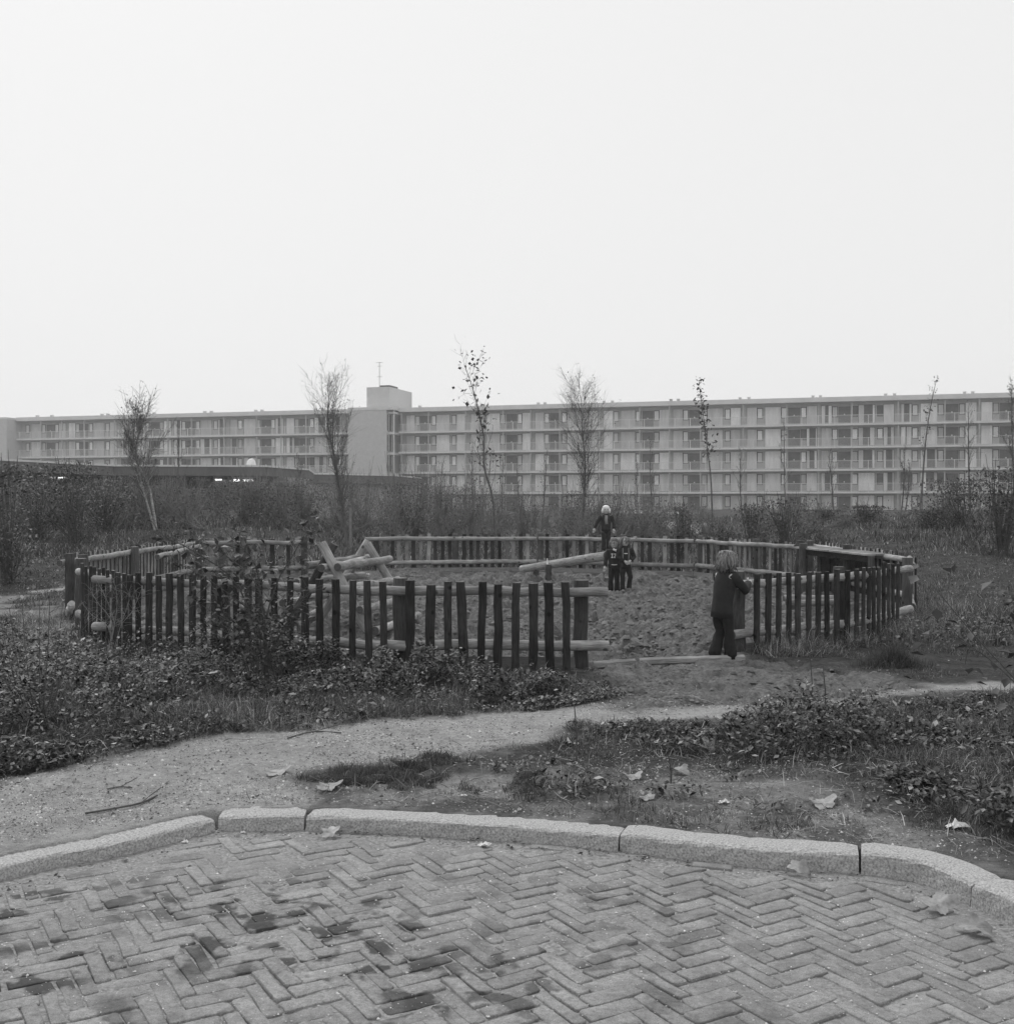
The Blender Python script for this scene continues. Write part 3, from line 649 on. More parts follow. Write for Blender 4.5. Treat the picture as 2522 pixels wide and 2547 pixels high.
def clods():
    n = 150000; y = 10.3 * (24.5 / 10.3) ** RNG.random(n); x = (RNG.random(n) * 1.1 - .55) * y; inn = inpoly(x, y, RING)
    n2 = 14000; y2 = RNG.uniform(8.2, 11.2, n2); x2 = RNG.uniform(-1, 4.5, n2); i2 = mask_noisy(DIRT1, x2, y2, .2)
    x = np.r_[x[inn], x2[i2]]; y = np.r_[y[inn], y2[i2]]; f = fbm(x * 2.6, y * 2.2, 410, 3); ok = RNG.random(len(x)) < .2 + .8 * sstep(.4, .6, f); x, y = x[ok], y[ok]; n = len(x)
    r = np.clip(RNG.lognormal(-4.0, .55, n), .008, .06) * np.where(y < 11.3, .7, 1); K = 5; az = RNG.random(n) * 2 * PI; V = []
    z = terrain(x, y)
    for k in range(K):
        a = az + 2 * PI * k / K; q = r * RNG.uniform(.7, 1.3, n); V.append(np.stack([x + np.cos(a) * q, y + np.sin(a) * q, z - r * .25], 1))
    for k in range(K):
        a = az + 2 * PI * k / K; q = r * RNG.uniform(.35, .7, n); V.append(np.stack([x + np.cos(a) * q, y + np.sin(a) * q, z + r * RNG.uniform(.12, .42, n)], 1))
    V = np.stack(V, 1); i = np.arange(n) * 10; Fq = [np.stack([i + k, i + (k + 1) % K, i + K + (k + 1) % K, i + K + k], 1) for k in range(K)]
    Fq += [np.stack([i + K, i + K + 1, i + K + 2, i + K + 3], 1), np.stack([i + K + 3, i + K + 4, i + K, i + K], 1)]
    Fq = np.vstack(Fq); F3 = np.vstack([Fq[:, [0, 1, 2]], Fq[:-n][:, [0, 2, 3]]])
    o = mesh_np('sand_clods', V.reshape(-1, 3), F3, M('clod_sand', .095, .19, 3, .95, tintamp=.22, spec=.1), np.repeat(RNG.random(n), 10), kind='stuff'); tag(o, 'trampled lumps of damp sand covering the fenced pit and its entrance', 'sand')
clods()

# ------------------------------------------------------------------ fences
def picket(root, p, out, along, h, w, dark, base=0.0, lean=0.0, mats=None):
    mb = MB(); mb.tint = random.random(); n = 6; secs = []
    lv = [0, .25, .5, .75, 1]; V = []; G = []; th = .03
    up = np.array([lean * along[0], lean * along[1], 1.0])
    for t in lv:
        c = np.array([p[0], p[1], base]) + up * (h * t) + np.r_[along * random.gauss(0, .004), 0]
        ww = w * (1 + random.gauss(0, .05)) / 2; tt = th * (1 + random.gauss(0, .08))
        prof = [(-1, 0), (-.85, .55), (-.4, .95), (.4, 1), (.85, .55), (1, 0)]
        for a, b in prof:
            V.append(c + np.r_[along * a * ww + out * b * tt, 0]); G.append((h * t, a * .1 + mb.tint * 9, b * .1))
    m = 6
    for i in range(len(lv) - 1):
        for k in range(m):
            mb.mi = 1 if k == 5 else 0
            mb.f.append((i * m + k, i * m + (k + 1) % m, (i + 1) * m + (k + 1) % m, (i + 1) * m + k)); mb.m.append(mb.mi)
    mb.f.append(tuple(range(m))); mb.m.append(1); mb.f.append(tuple((len(lv) - 1) * m + k for k in range(m))[::-1]); mb.m.append(1)
    mb.v = [tuple(map(float, v)) for v in V]; mb.g = G; mb.t = [mb.tint] * len(V)
    # faces of thin half-round slats are orientation-free for the renderer
    o = mb.build('picket', mats, root); return o
def log(root, name, a, b, r0, r1=None, mats=None, n=12, seg=8, wob=.02, bend=.006, label=None):
    r1 = r1 or r0; mb = MB(); mb.tint = random.random(); a = np.array(a, float); b = np.array(b, float)
    pts = [a + (b - a) * i / seg + np.array([random.gauss(0, bend), random.gauss(0, bend), random.gauss(0, bend)]) * (0 < i < seg) for i in range(seg + 1)]
    rr = [r0 + (r1 - r0) * i / seg for i in range(seg + 1)]
    rr = [x * (1 + random.gauss(0, wob)) for x in rr]
    d = (b - a) / np.linalg.norm(b - a)
    pts = [pts[0], pts[0] + d * .006] + pts[1:-1] + [pts[-1] - d * .006, pts[-1]]; rr = [rr[0] * .93, rr[0]] + rr[1:-1] + [rr[-1], rr[-1] * .93]
    mb.tube(pts, rr, n, cap=False); N = len(pts)
    mb.mi = 1; mb.f.append(tuple(range(n - 1, -1, -1))); mb.m.append(1); mb.f.append(tuple((N - 1) * n + k for k in range(n))); mb.m.append(1)
    o = mb.build(name, mats, root, smooth=False)
    for pl in o.data.polygons: pl.use_smooth = len(pl.vertices) == 4
    if label: o['label'] = label
    return o
def u_px(px, a, b):                        # parameter along a-b hit by the photo column px
    t = (px - CX) / F; d = b - a; return (t * a[1] - a[0]) / (d[0] - t * d[1])
def fence(label, a, b, pxs=None, npk=0, inside=False, posts=(0., 1.), post_in=True, rail_ext=(0., 0.), ext_low=None, zt=.738, zl=.225, htop=.83, r=.043, rl=.048, prange=(0.03, .97), pmix=.0, split=None, no_rail=False, nostrip=False, missing=0, rmat=None):
    a = np.array(a, float)[:2]; b = np.array(b, float)[:2]; L = np.linalg.norm(b - a); al = (b - a) / L
    out = np.array([al[1], -al[0]])
    cen = np.array([0., 17.]); mid = (a + b) / 2
    if np.dot(out, mid - cen) < 0: out = -out
    zg = zlow(*a); root = thing('picket_fence', (a[0], a[1], 0), label, 'fence', 'picket fence panels around the sand pit')
    for t in posts:
        off = 0 if post_in else .19
        p = a + (b - a) * t + out * off; r0 = .064 + random.uniform(-.004, .006); hh = htop + .015 + random.uniform(-.01, .02)
        z0 = zlow(*p); log(root, 'post', (p[0], p[1], z0 - .1), (p[0] + random.gauss(0, .006), p[1], hh), r0 * 1.03, r0, [m_post, m_sawn], seg=5)
    if not no_rail:
        e0, e1 = rail_ext; f0, f1 = ext_low or rail_ext
        for (z, x0, x1, rr) in ((zt, e0, e1, r), (zl, f0, f1, rl)):
            cuts = [0 - x0 / L] + list(split or []) + [1 + x1 / L]
            for i in range(len(cuts) - 1):
                p0 = a + (b - a) * cuts[i] + out * .108; p1 = a + (b - a) * (cuts[i + 1]) + out * .108
                log(root, 'rail', (p0[0], p0[1], z + random.uniform(-.006, .006)), (p1[0], p1[1], z + random.uniform(-.006, .006)), rr * random.uniform(.95, 1.1), rr, [rmat or m_pole, m_end], seg=10)
    us = [u_px(px, a + out * .16, b + out * .16) for px in pxs] if pxs else [prange[0] + (prange[1] - prange[0]) * (i + .5) / npk for i in range(npk)]
    for k, u in enumerate(us):
        if missing and random.random() < missing: continue
        p = a + (b - a) * u + out * (.108 + r); z0 = zlow(p[0], p[1])
        w = .082 * random.uniform(.88, 1.08); h = htop + random.gauss(0, .012) - z0 + .02
        if pmix:
            dk = random.random() < pmix; mats = [m_bark, m_bark if dk else m_sawn]
        else: mats = [m_bark, m_sawn]
        picket(root, p, out, al, h, w, True, base=z0 - .02, lean=random.gauss(0, .012), mats=mats)
    if not nostrip:
        mb = MB(); p0 = a - out * .02; p1 = b - out * .02; c = (p0 + p1) / 2 + out * .05
        mb.tint = .5; q0 = np.r_[p0 + out * .045, .02]; q1 = np.r_[p1 + out * .045, .02]
        mb.tube([q0, (q0 + q1) / 2 + np.array([0, 0, .006]), q1], .085, 4, side=(0, 0, 1), ry=.018); mb.build('base_board', m_board, root)
    return root
A0 = np.array([-1.02, 10.52]); A1 = np.array([.70, 10.50])
fence('dark wooden picket fence panel nearest the camera, ending at the entrance gap', A0, A1, pxs=[1020, 1069, 1114, 1154, 1197, 1238, 1282, 1326, 1367.5, 1410], rail_ext=(.13, .25), ext_low=(.16, .26), posts=(.0, 1.))
B0 = np.array([-4.33, 12.05]); B1 = np.array([-1.10, 10.50])
fence('long dark picket fence panel at front left behind the leafy young shrub', B0, B1, pxs=[294, 320, 344, 369, 395, 420, 450, 478, 505, 533, 560, 587, 614, 642, 681, 720, 757, 795, 835, 875, 915, 954], rail_ext=(.12, .0), posts=(.44,), split=[.42])
fence('short dark picket fence panel at the left corner behind the bare bush', (-5.28, 13.7), (-4.2, 12.05), pxs=[206, 215, 226, 236, 247, 258, 270, 283, 296, 310], posts=(0.,), rail_ext=(-.38, .02), htop=.84)
fence('picket fence panel along the left side of the sand pit with a bent pale rail', (-6.0, 15.2), (-6.02, 21.6), npk=34, posts=(0., .42, 1.), inside=True, rail_ext=(.1, .05), ext_low=(-.9, .05), split=[.37, .68], pmix=.15)
fence('short picket fence panel at the back left, left of the rear entrance', (-5.95, 21.8), (-4.07, 22.25), npk=11, posts=(.38, 1.), pmix=.25, rail_ext=(.2, .05))
fence('back picket fence panel behind the climbing frame, right of the rear entrance', (-2.84, 24.1), (.66, 24.45), npk=21, posts=(0., .49), rail_ext=(.25, .0), post_in=False, pmix=.55)
fence('back picket fence panel behind the seesaw and the three children', (.66, 24.45), (3.85, 22.95), npk=21, posts=(0., .55), post_in=False, pmix=.5)
fence('back right picket fence panel beyond the girl in the dark coat', (3.85, 22.95), (5.15, 20.1), npk=19, posts=(0., .6, 1.), post_in=False, pmix=.25, split=[.55])
fence('right side picket fence panel behind the low plank roofed hut', (5.55, 20.4), (5.62, 16.0), npk=22, posts=(0.03, .5), rail_ext=(.15, .1), split=[.5], pmix=.2)
G0 = np.array([2.40, 11.45]); G1 = np.array([3.83, 12.5])
fence('dark picket fence panel right of the entrance where the girl leans', G0, G1, pxs=[1884, 1912, 1937, 1962.6, 1985.6, 2012, 2035, 2057.5, 2082.5, 2107, 2131], rail_ext=(.16, .24), ext_low=(.22, .26), posts=(0.0, .93))
fence('tightly spaced dark picket fence panel at the right corner', (3.95, 12.6), (5.12, 14.15), pxs=[2146.6, 2161, 2172.5, 2185, 2197, 2210, 2221, 2232], posts=(1.,), rail_ext=(0., -.22), htop=.84)
fence('broken fence end with pale split rails at the far right corner', (5.12, 14.3), (5.85, 16.4), npk=4, prange=(.3, .5), posts=(), missing=.2, rail_ext=(.1, .0), nostrip=True)
# posts and stray rails as things of their own
r_ = thing('fallen_rail', (-5.9, 17, 0), 'loose pale rail slanting down inside the left side of the fence', 'rail')
log(r_, 'pole', Q(392, 1385, 16.9), Q(497, 1358, 20.6), .045, .04, [m_pole, m_end], n=10)
r_ = thing('wooden_post', (-5.55, 14.9, 0), 'lone dark round post standing just behind the left corner of the fence', 'post')
log(r_, 'shaft', (-5.75, 15.0, -.1), (-5.75, 15.0, .86), .07, .068, [m_post, m_end])
r_ = tag(log(None, 'split_log', P(172, 1530, .02) + [0, 0, .02], P(180, 1556, .0) + [0, 0, .28], .045, .04, [m_capw, m_capw]), 'short white split log standing in the grass at the left corner', 'log')
r_ = tag(log(None, 'fallen_log', P(185, 1562, .0) + [0, 0, .03], P(245, 1573, .0) + [0, 0, .03], .035, .03, [m_capw, m_capw]), 'thin pale log lying on the ground at the foot of the left corner', 'log')
mb = MB(); p0 = P(1475, 1655, 0.01); p1 = P(1850, 1638, 0.01)
mb.tube([p0, p0 * .6 + p1 * .4 + [0, .03, .01], p1], .04, 6, side=(0, 0, 1), ry=.03); tag(mb.build('threshold_beam', m_pole, origin=tuple((p0 + p1) / 2)), 'half buried pale beam across the entrance gap beside the standing girl', 'beam')

# ------------------------------------------------------------------ climbing frame
cf = thing('climbing_frame', (-2.0, 13.7, 0), 'wooden climbing frame of crossed poles and rungs in the sand pit', 'climbing frame')
ms = [m_pole, m_end]; md = [m_post, m_end]
def ext(a, b, z=-.12):
    a = np.array(a); b = np.array(b); t = (z - a[2]) / (b[2] - a[2]); return a + (b - a) * t
def pole(a, b, m=ms, r=.053): log(cf, 'pole', a, ext(a, b), r, r * 1.04, m, n=14)
pole(Q(800, 1350, 13.0), Q(921, 1582, 12.9)); pole(Q(832, 1353, 13.12), Q(706, 1578, 13.12), md)
pole(Q(917, 1345, 14.5), Q(792, 1545, 14.5)); pole(Q(914, 1352, 14.38), Q(1040, 1552, 14.38))
for (x0, y0, x1, y1, yy0, yy1, r) in ((840, 1411, 970, 1390, 12.78, 14.75, .05), (877, 1462, 990, 1441, 12.75, 14.7, .048), (895, 1517, 1012, 1488, 12.72, 14.6, .048), (933, 1569, 1041, 1530, 12.72, 14.5, .05),
                              (762, 1407, 916, 1386, 13.0, 14.85, .046), (800, 1413, 930, 1389, 12.9, 14.7, .05), (738, 1449, 905, 1431, 12.95, 14.8, .046), (703, 1500, 830, 1477, 12.95, 14.75, .046), (678, 1553, 800, 1519, 12.95, 14.7, .046)):
    log(cf, 'rung', Q(x0, y0, yy0), Q(x1, y1, yy1), r, r * .97, ms, n=14)
# seesaw
ss = thing('seesaw', (.8, 21.2, 0), 'seesaw made of one thick round log on two short posts', 'seesaw')
log(ss, 'beam', Q(1297, 1415, 21.9), Q(1508, 1383, 20.2), .072, .088, [m_pole, m_end], n=16, seg=12)
for (x, Y, h) in ((1364, 20.85, .50), (1334, 21.85, .34)):
    X = (x - CX) / F * Y; log(ss, 'post', (X, Y, -.1), (X, Y, h - .12), .062, .06, [m_post, m_sawn])
mb = MB(); q = Q(1361, 1402, 20.9); mb.tube([q + [0, -.02, -.02], q + [0, 0, .1]], .012, 8); mb.ball(q + [0, -.09, 0], .02); mb.build('pivot_bolt', m_rail, ss)
# low hut and log bench
hu = thing('play_hut', (5.4, 18.4, 0), 'low play hut with a flat plank roof at the right side of the pit', 'play hut')
h0 = np.array([5.08, 19.4]); h1 = np.array([5.5, 16.7]); dd = (h1 - h0) / np.linalg.norm(h1 - h0); nn = np.array([-dd[1], dd[0]])
if nn[0] < 0: nn = -nn
Z3 = np.array([0, 0, 1.]); ax = (np.r_[dd, 0], np.r_[nn, 0], Z3); Lh = np.linalg.norm(h1 - h0)
for k in range(3):
    mb = MB(); mb.tint = random.random(); c = (h0 + h1) / 2 + nn * (.0 + .16 * k); mb.box((c[0], c[1], .765 + .004 * k), (Lh / 2 + .03 * k, .075, .013), ax); mb.build('roof_plank', m_sawn, hu)
for k in range(15):
    mb = MB(); mb.tint = random.random(); c = h0 + dd * (.1 + k * .185) + nn * .38; mb.box((c[0], c[1], .36), (.075, .012, .38), ax); mb.build('wall_board', m_bark, hu)
mb = MB(); c = (h0 + h1) / 2 + nn * .03; mb.box((c[0], c[1], .70), (Lh / 2 - .02, .02, .05), ax); mb.build('front_beam', m_bark, hu)
log(hu, 'post', Q(1997, 1520, 18.9) * [1, 1, 0] + [0, 0, -.1], Q(1997, 1352, 18.9), .075, .07, [m_post, m_end])
log(hu, 'post', (h1[0], h1[1], -.1), (h1[0], h1[1], .75), .05, .05, [m_post, m_end])
be = thing('log_bench', (4.3, 15.8, 0), 'low bench of two pale parallel logs seen between the right hand pickets', 'bench')
log(be, 'seat_log', Q(1948, 1487, 15.9), Q(2110, 1489, 16.0), .045, .045, ms); log(be, 'seat_log', Q(1955, 1498, 15.5), Q(2110, 1499, 15.6), .05, .05, ms)
for x in (1975, 2090):
    q = Q(x, 1500, 15.75); mb = MB(); mb.box((q[0], q[1], .06), (.04, .2, .1)); mb.build('support', m_bark, be)

# ------------------------------------------------------------------ people
m_skin = M('skin', .42, .5, 10, .55, spec=.4); m_hairb = M('fair_hair', .06, .3, 26, .6, .006, bscale=50, vec=(3, 3, .5), spec=.35, tintamp=.5); m_haird = M('brown_hair', .07, .2, 14, .5, .005, bscale=40, vec=(2, 2, .4), spec=.5)
m_coat = M('dark_wool', .018, .032, 12, .9, .004, bscale=25); m_trou = M('dark_trousers', .012, .024, 12, .9, .004, bscale=20); m_denim = M('dark_denim', .02, .04, 14, .85, .003)
m_shoe = M('dark_shoe', .03, .06, 14, .6); m_hat = M('white_knit', .7, .85, 60, .95, .004); m_capd = M('grey_knit', .1, .18, 60, .95, .004); m_white = M('white_cloth', .7, .78, 20, .8)
m_eye = M('eye_dark', .015, .02, 10, .3); m_lip = M('lip', .2, .24, 10, .5); m_shoel = M('pale_shoe', .16, .3, 20, .7)
def skinbody(name, joints, edges, mat, parent):
    me = bpy.data.meshes.new('tmp'); me.from_pydata([tuple(j[:3]) for j in joints], [], []); me.edges.add(len(edges)); me.edges.foreach_set('vertices', [i for e in edges for i in e]); me.update()
    o = bpy.data.objects.new('tmp', me); COL.objects.link(o); m = o.modifiers.new('s', 'SKIN'); m.use_smooth_shade = True
    if not me.skin_vertices: 
        bm = bmesh.new(); bm.from_mesh(me); bm.verts.layers.skin.verify(); bm.to_mesh(me); bm.free()
    for i, j in enumerate(joints):
        r = j[3]; me.skin_vertices[0].data[i].radius = (r, j[4] if len(j) > 4 else r)
    me.skin_vertices[0].data[0].use_root = True
    sb = o.modifiers.new('d', 'SUBSURF'); sb.levels = 2; sb.render_levels = 2
    dg = bpy.context.evaluated_depsgraph_get(); nm = bpy.data.meshes.new_from_object(o.evaluated_get(dg)); nm.name = name
    bpy.data.objects.remove(o); nm.materials.clear(); nm.materials.append(mat)
    for p in nm.polygons: p.use_smooth = True
    q = bpy.data.objects.new(name, nm); COL.objects.link(q); q.parent = parent; return q
def hand(mb, w, d, pal, s):                # w wrist, d finger direction, pal palm normal, s hand length
    w = np.array(w, float); d = np.array(d, float); d /= np.linalg.norm(d); pal = np.array(pal, float); pal -= d * np.dot(pal, d); pal /= np.linalg.norm(pal); sd_ = np.cross(d, pal)
    mb.tube([w - d * s * .1, w + d * s * .2, w + d * s * .5], [s * .17, s * .24, s * .24], 10, side=pal, ry=[s * .15, s * .26, s * .25])
    for k, (o, l) in enumerate(((-.18, .4), (-.06, .47), (.06, .45), (.18, .35))):
        b = w + d * s * .48 + sd_ * s * o; mb.tube([b, b + d * s * l * .55 + pal * s * .04, b + d * s * l * .9 + pal * s * .16], [s * .062, s * .056, s * .042], 6)
    b = w + d * s * .12 + sd_ * s * -.2; mb.tube([b, b + (d * .5 - sd_ * .45) * s * .35, b + (d * .9 - sd_ * .45) * s * .45], [s * .075, s * .066, s * .05], 6)
def person(loc, face, H, label, pose, look, group=None):
    """local frame: x = figure's left->right seen from behind, y = facing direction, z up; face = heading angle of +y"""
    root = thing('person', loc, label, 'child', group)
    c, s = math.cos(face), math.sin(face)
    rot = lambda p: np.array([p[0] * c - p[1] * s, p[0] * s + p[1] * c, p[2]])
    def T(p): return rot(np.array(p, float) * H)
    hy = pose.get('lean', 0.0); hd = T((pose.get('hx', 0), hy + .01, .905)); hr = .078 * H
    neck = T((pose.get('hx', 0) * .6, hy * .8, .80)); sh = {-1: T((-.105, hy * .7, .775)), 1: T((.105, hy * .7, .775))}
    hip = T((0, 0, .45)); che = T((0, hy * .5, .68)); waist = T((0, hy * .2, .55))
    J = [tuple(hip) + (.07 * H, .06 * H), tuple(waist) + (.065 * H, .055 * H), tuple(che) + (.075 * H, .06 * H), tuple(neck) + (.032 * H,), tuple(hd - np.array([0, 0, .035 * H])) + (.055 * H,), tuple(hd + np.array([0, 0, .02 * H])) + (.072 * H,)]
    E = [(0, 1), (1, 2), (2, 3), (3, 4), (4, 5)]
    arms = {}
    for sg, key in ((-1, 'L'), (1, 'R')):
        el, wr = T(pose['el' + key]), T(pose['wr' + key]); i = len(J)
        J += [tuple(sh[sg]) + (.034 * H,), tuple(el) + (.026 * H,), tuple(wr) + (.019 * H,)]; E += [(2, i), (i, i + 1), (i + 1, i + 2)]; arms[key] = (sh[sg], el, wr)
    legs = {}
    for sg, key in ((-1, 'L'), (1, 'R')):
        hj, kn, an = T((sg * .05, 0, .44)), T(pose['kn' + key]), T(pose['an' + key]); i = len(J)
        J += [tuple(hj) + (.05 * H,), tuple(kn) + (.036 * H,), tuple(an) + (.025 * H,)]; E += [(0, i), (i, i + 1), (i + 1, i + 2)]; legs[key] = (hj, kn, an)
    body = skinbody('body', J, E, m_skin, root)
    off = np.array(loc, float)
    B = lambda mb, nm, mat, par=root, sm=True: mb.build(nm, mat, par, smooth=sm)
    def mk(): return MB()
    def W(p): return np.array(p) + off
    R3 = (rot((1, 0, 0)), rot((0, 1, 0)), np.array([0, 0, 1.]))
    # head form over the skull so the face has a chin, nose, cheeks
    mb = mk(); mb.ball(W(hd), (hr * .86, hr * .95, hr * 1.12), 16, 12, R3); fw = rot((0, 1, 0)); rt = rot((1, 0, 0)); up = np.array([0, 0, 1.])
    mb.tube([W(hd + fw * hr * .9 + up * hr * .12), W(hd + fw * hr * 1.04 - up * hr * .15), W(hd + fw * hr * .92 - up * hr * .25)], [hr * .07, hr * .14, hr * .09], 8)
    mb.tube([W(hd + fw * hr * .6 - up * hr * .72 - rt * hr * .1), W(hd + fw * hr * .6 - up * hr * .72 + rt * hr * .1)], hr * .28, 8)
    for sg in (-1, 1): mb.ball(W(hd + rt * sg * hr * .88 - up * hr * .05), (hr * .1, hr * .2, hr * .27), 8, 6, R3)
    B(mb, 'head', m_skin, body); hs = .105 * H
    for key in 'LR':
        s0, e0, w0 = arms[key]; mb = mk(); hand(mb, W(w0), (w0 - e0) / np.linalg.norm(w0 - e0) * .7 + rot((0, 0, -.25)) + rot(pose.get('hd' + key, (0, 0, 0))), rot((-.3 if key == 'L' else .3, .6, .2)), hs); B(mb, 'hand', m_skin, body)
    if look.get('face', True):
        for sg in (-1, 1):
            mb = mk(); mb.ball(W(hd + fw * hr * .84 + rt * sg * hr * .34 + up * hr * .06), (hr * .13, hr * .08, hr * .09), 8, 6, R3); B(mb, 'eye', m_eye, body)
            mb = mk(); mb.tube([W(hd + fw * hr * .87 + rt * sg * hr * .18 + up * hr * .26), W(hd + fw * hr * .8 + rt * sg * hr * .5 + up * hr * .25)], hr * .035, 6); B(mb, 'eyebrow', m_haird, body)
        mb = mk(); mb.tube([W(hd + fw * hr * .84 - rt * hr * .2 - up * hr * .5), W(hd + fw * hr * .9 - up * hr * .53), W(hd + fw * hr * .84 + rt * hr * .2 - up * hr * .5)], hr * .05, 6); B(mb, 'mouth', m_lip, body)
    # trousers
    fl = look.get('flare', 1.3); mb = mk(); side = rot((0, 1, 0))
    mb.tube([W(T((0, 0, .40))), W(T((0, 0, .46))), W(T((0, 0, .54)))], [.062 * H, .075 * H, .07 * H], 14, side=side, ry=[.09 * H, .092 * H, .088 * H])
    for key in 'LR':
        hj, kn, an = legs[key]; an2 = an + np.array([0, 0, -.025 * H])
        pts = [hj, hj * .5 + kn * .5, kn, kn * .5 + an2 * .5, an2]; rr = [.062, .054, .044, .043 * (fl + 1) / 2, .042 * fl]
        q = []; r2 = []
        for i in range(4):
            for t in (0, .5): q.append(W(pts[i] * (1 - t) + pts[i + 1] * t) + np.array([random.gauss(0, .003), random.gauss(0, .003), 0]) * (i > 0)); r2.append((rr[i] * (1 - t) + rr[i + 1] * t) * H * random.uniform(.95, 1.06))
        q.append(W(pts[-1])); r2.append(rr[-1] * H); mb.tube(q, r2, 12, side=side)
    B(mb, 'trousers', look['trou'])
    for key in 'LR':
        an = legs[key][2]; mb = mk(); f = rot(look.get('toe' + key, (0, 1, 0))); g = an * [1, 1, 0]; g[2] = an[2] - .032 * H
        mb.tube([W(g - f * .03 * H), W(g + f * .01 * H), W(g + f * .07 * H), W(g + f * .105 * H)], [.026 * H, .032 * H, .026 * H, .014 * H], 10, side=up, ry=[.026 * H, .034 * H, .036 * H, .022 * H]); B(mb, 'shoe', look.get('shoe', m_shoe))
    # jacket: trunk loft + sleeves
    hem = look.get('hem', .42); hw = look.get('hemw', .115); mb = mk(); zs = [hem, hem + .06, .55, .66, .74, .785, .81]
    bx_ = look.get('boxy', 1.0); wx = [hw, hw * .95, .098 * bx_, .108 * bx_, .118, .095, .05]; wy = [hw * .82, hw * .78, .075 * bx_, .08 * bx_, .072, .058, .045]
    pts = [W(T((pose.get('hx', 0) * .5 * max(0, (z - .6)) * 4, hy * max(0, (z - .45)) / .4, z))) for z in zs]
    mb.tube(pts, [w * H for w in wy], 18, side=side, ry=[w * H for w in wx], wob=.02)
    for key in 'LR':
        s0, e0, w0 = arms[key]; w1 = e0 + (w0 - e0) * .92
        q = [s0 + (s0 - e0) * .06, s0 * .75 + e0 * .25, s0 * .4 + e0 * .6, e0, e0 * .5 + w1 * .5, w1]
        mb.tube([W(p) for p in q], [.04 * H, .046 * H, .041 * H, .039 * H, .036 * H, .033 * H], 12, wob=.03)
    jk = B(mb, look.get('jname', 'jacket'), look['coat'])
    mb = mk(); mb.tube([W(neck + up * -.005 * H), W(neck + up * .025 * H)], [.052 * H, .046 * H], 14, cap=False); B(mb, 'collar', look.get('collar', look['coat']), jk)
    # hair
    hl = look.get('hair', .4); hm = look.get('hairm', m_hairb); mb = mk()
    if look.get('hat'):
        mb2 = mk(); mb2.ball(W(hd + up * hr * .62 - fw * hr * .16), (hr * 1.0, hr * 1.05, hr * .72), 16, 10, R3)
        if look['hat'] == 'bonnet':
            for sg in (-1, 1): mb2.tube([W(hd + rt * sg * hr * .82 + up * hr * .4), W(hd + rt * sg * hr * .98 - up * hr * .3), W(hd + rt * sg * hr * 1.02 - up * hr * .85)], [hr * .3, hr * .34, hr * .2], 8)
            mb2.tube([W(hd - fw * hr * .5 + up * hr * .2), W(hd - fw * hr * .6 - up * hr * .7)], [hr * .8, hr * .7], 12)
        B(mb2, 'knitted_hat', look['hatm'])
    n = look.get('nh', 150)
    for k in range(n):
        an_ = 2 * PI * RNG.random(); fr = math.cos(an_)                 # an_=0 forward
        if fr > .55 and look.get('face', True) and RNG.random() < .75: continue
        e0 = RNG.uniform(.2, 1.45)
        def sp(el, r): return W(hd + (fw * math.cos(an_) * math.cos(el) + rt * math.sin(an_) * math.cos(el)) * hr * r + up * math.sin(el) * hr * 1.12 * r)
        if look.get('hat') and e0 > .3: e0 = .2
        low = -hl * (1 if fr < .5 else .2) * RNG.uniform(.75, 1.15)
        a = sp(e0 + .4, 1.0); b = sp(e0 * .4 + .15, 1.13); c_ = W(hd + (fw * math.cos(an_) + rt * math.sin(an_)) * hr * 1.13 + up * hr * (low * .5)); d_ = W(hd + (fw * math.cos(an_ + RNG.normal(0, .15)) + rt * math.sin(an_)) * hr * RNG.uniform(.85, 1.3) + up * hr * low * 1.15)
        mb.tint = RNG.random(); jt = lambda: RNG.normal(0, hr * .09, 3)
        mb.tube([a, b + jt(), c_ + jt(), d_ + jt() * 2], [hr * .08, hr * .10, hr * .09, hr * .02], 5)
    if not look.get('hat'): mb.ball(W(hd + up * hr * .12 - fw * hr * .12), (hr * .97, hr * .99, hr * 1.07), 14, 10, R3)
    if n: B(mb, 'hair', hm)
    for ex in look.get('extra', []): ex(root, lambda p: W(T(p)), hd + off, hr, R3, jk, H)
    return root
# girl leaning on the entrance rail, seen from behind
gp_ = P(1795, 1640, 0.0)
person((gp_[0], gp_[1], gz(gp_[0], gp_[1]) + .01), math.radians(-60), 1.10, 'fair haired child in a dark coat and flared trousers leaning on the rail end',
       dict(lean=.05, hx=.0, elL=(-.17, .13, .62), wrL=(-.07, .26, .68), elR=(.125, .17, .63), wrR=(.03, .29, .69), knL=(-.05, .02, .25), anL=(-.05, -.05, .045), knR=(.04, .05, .25), anR=(.045, .06, .045)),
       dict(trou=m_trou, coat=m_coat, hem=.39, hemw=.115, flare=1.5, boxy=1.08, hair=.95, face=True, nh=420, jname='coat'))
# standing on the seesaw
kp = Q(1507, 1373, 20.45)
def scarf(root, Lc, hd, hr, R3, jk, H):
    mb = MB(); mb.tube([Lc((0, .075, .79)), Lc((.01, .10, .70)), Lc((-.005, .098, .60))], [.02 * H, .024 * H, .018 * H], 8, side=R3[1], ry=[.03 * H, .035 * H, .03 * H]); mb.build('pale_scarf', m_sawn, root, smooth=True)
person(tuple(kp), math.radians(180), .86, 'small child in a white knitted hat and dark jacket standing on the raised seesaw end',
       dict(elL=(-.17, 0, .63), wrL=(-.16, .05, .49), elR=(.19, .0, .64), wrR=(.25, .02, .50), knL=(-.05, .02, .25), anL=(-.05, 0, .045), knR=(.05, .02, .25), anR=(.06, .0, .045)),
       dict(trou=m_denim, coat=m_denim, hem=.45, hemw=.1, flare=1.1, hat='bonnet', hatm=m_hat, nh=0, extra=[scarf]))
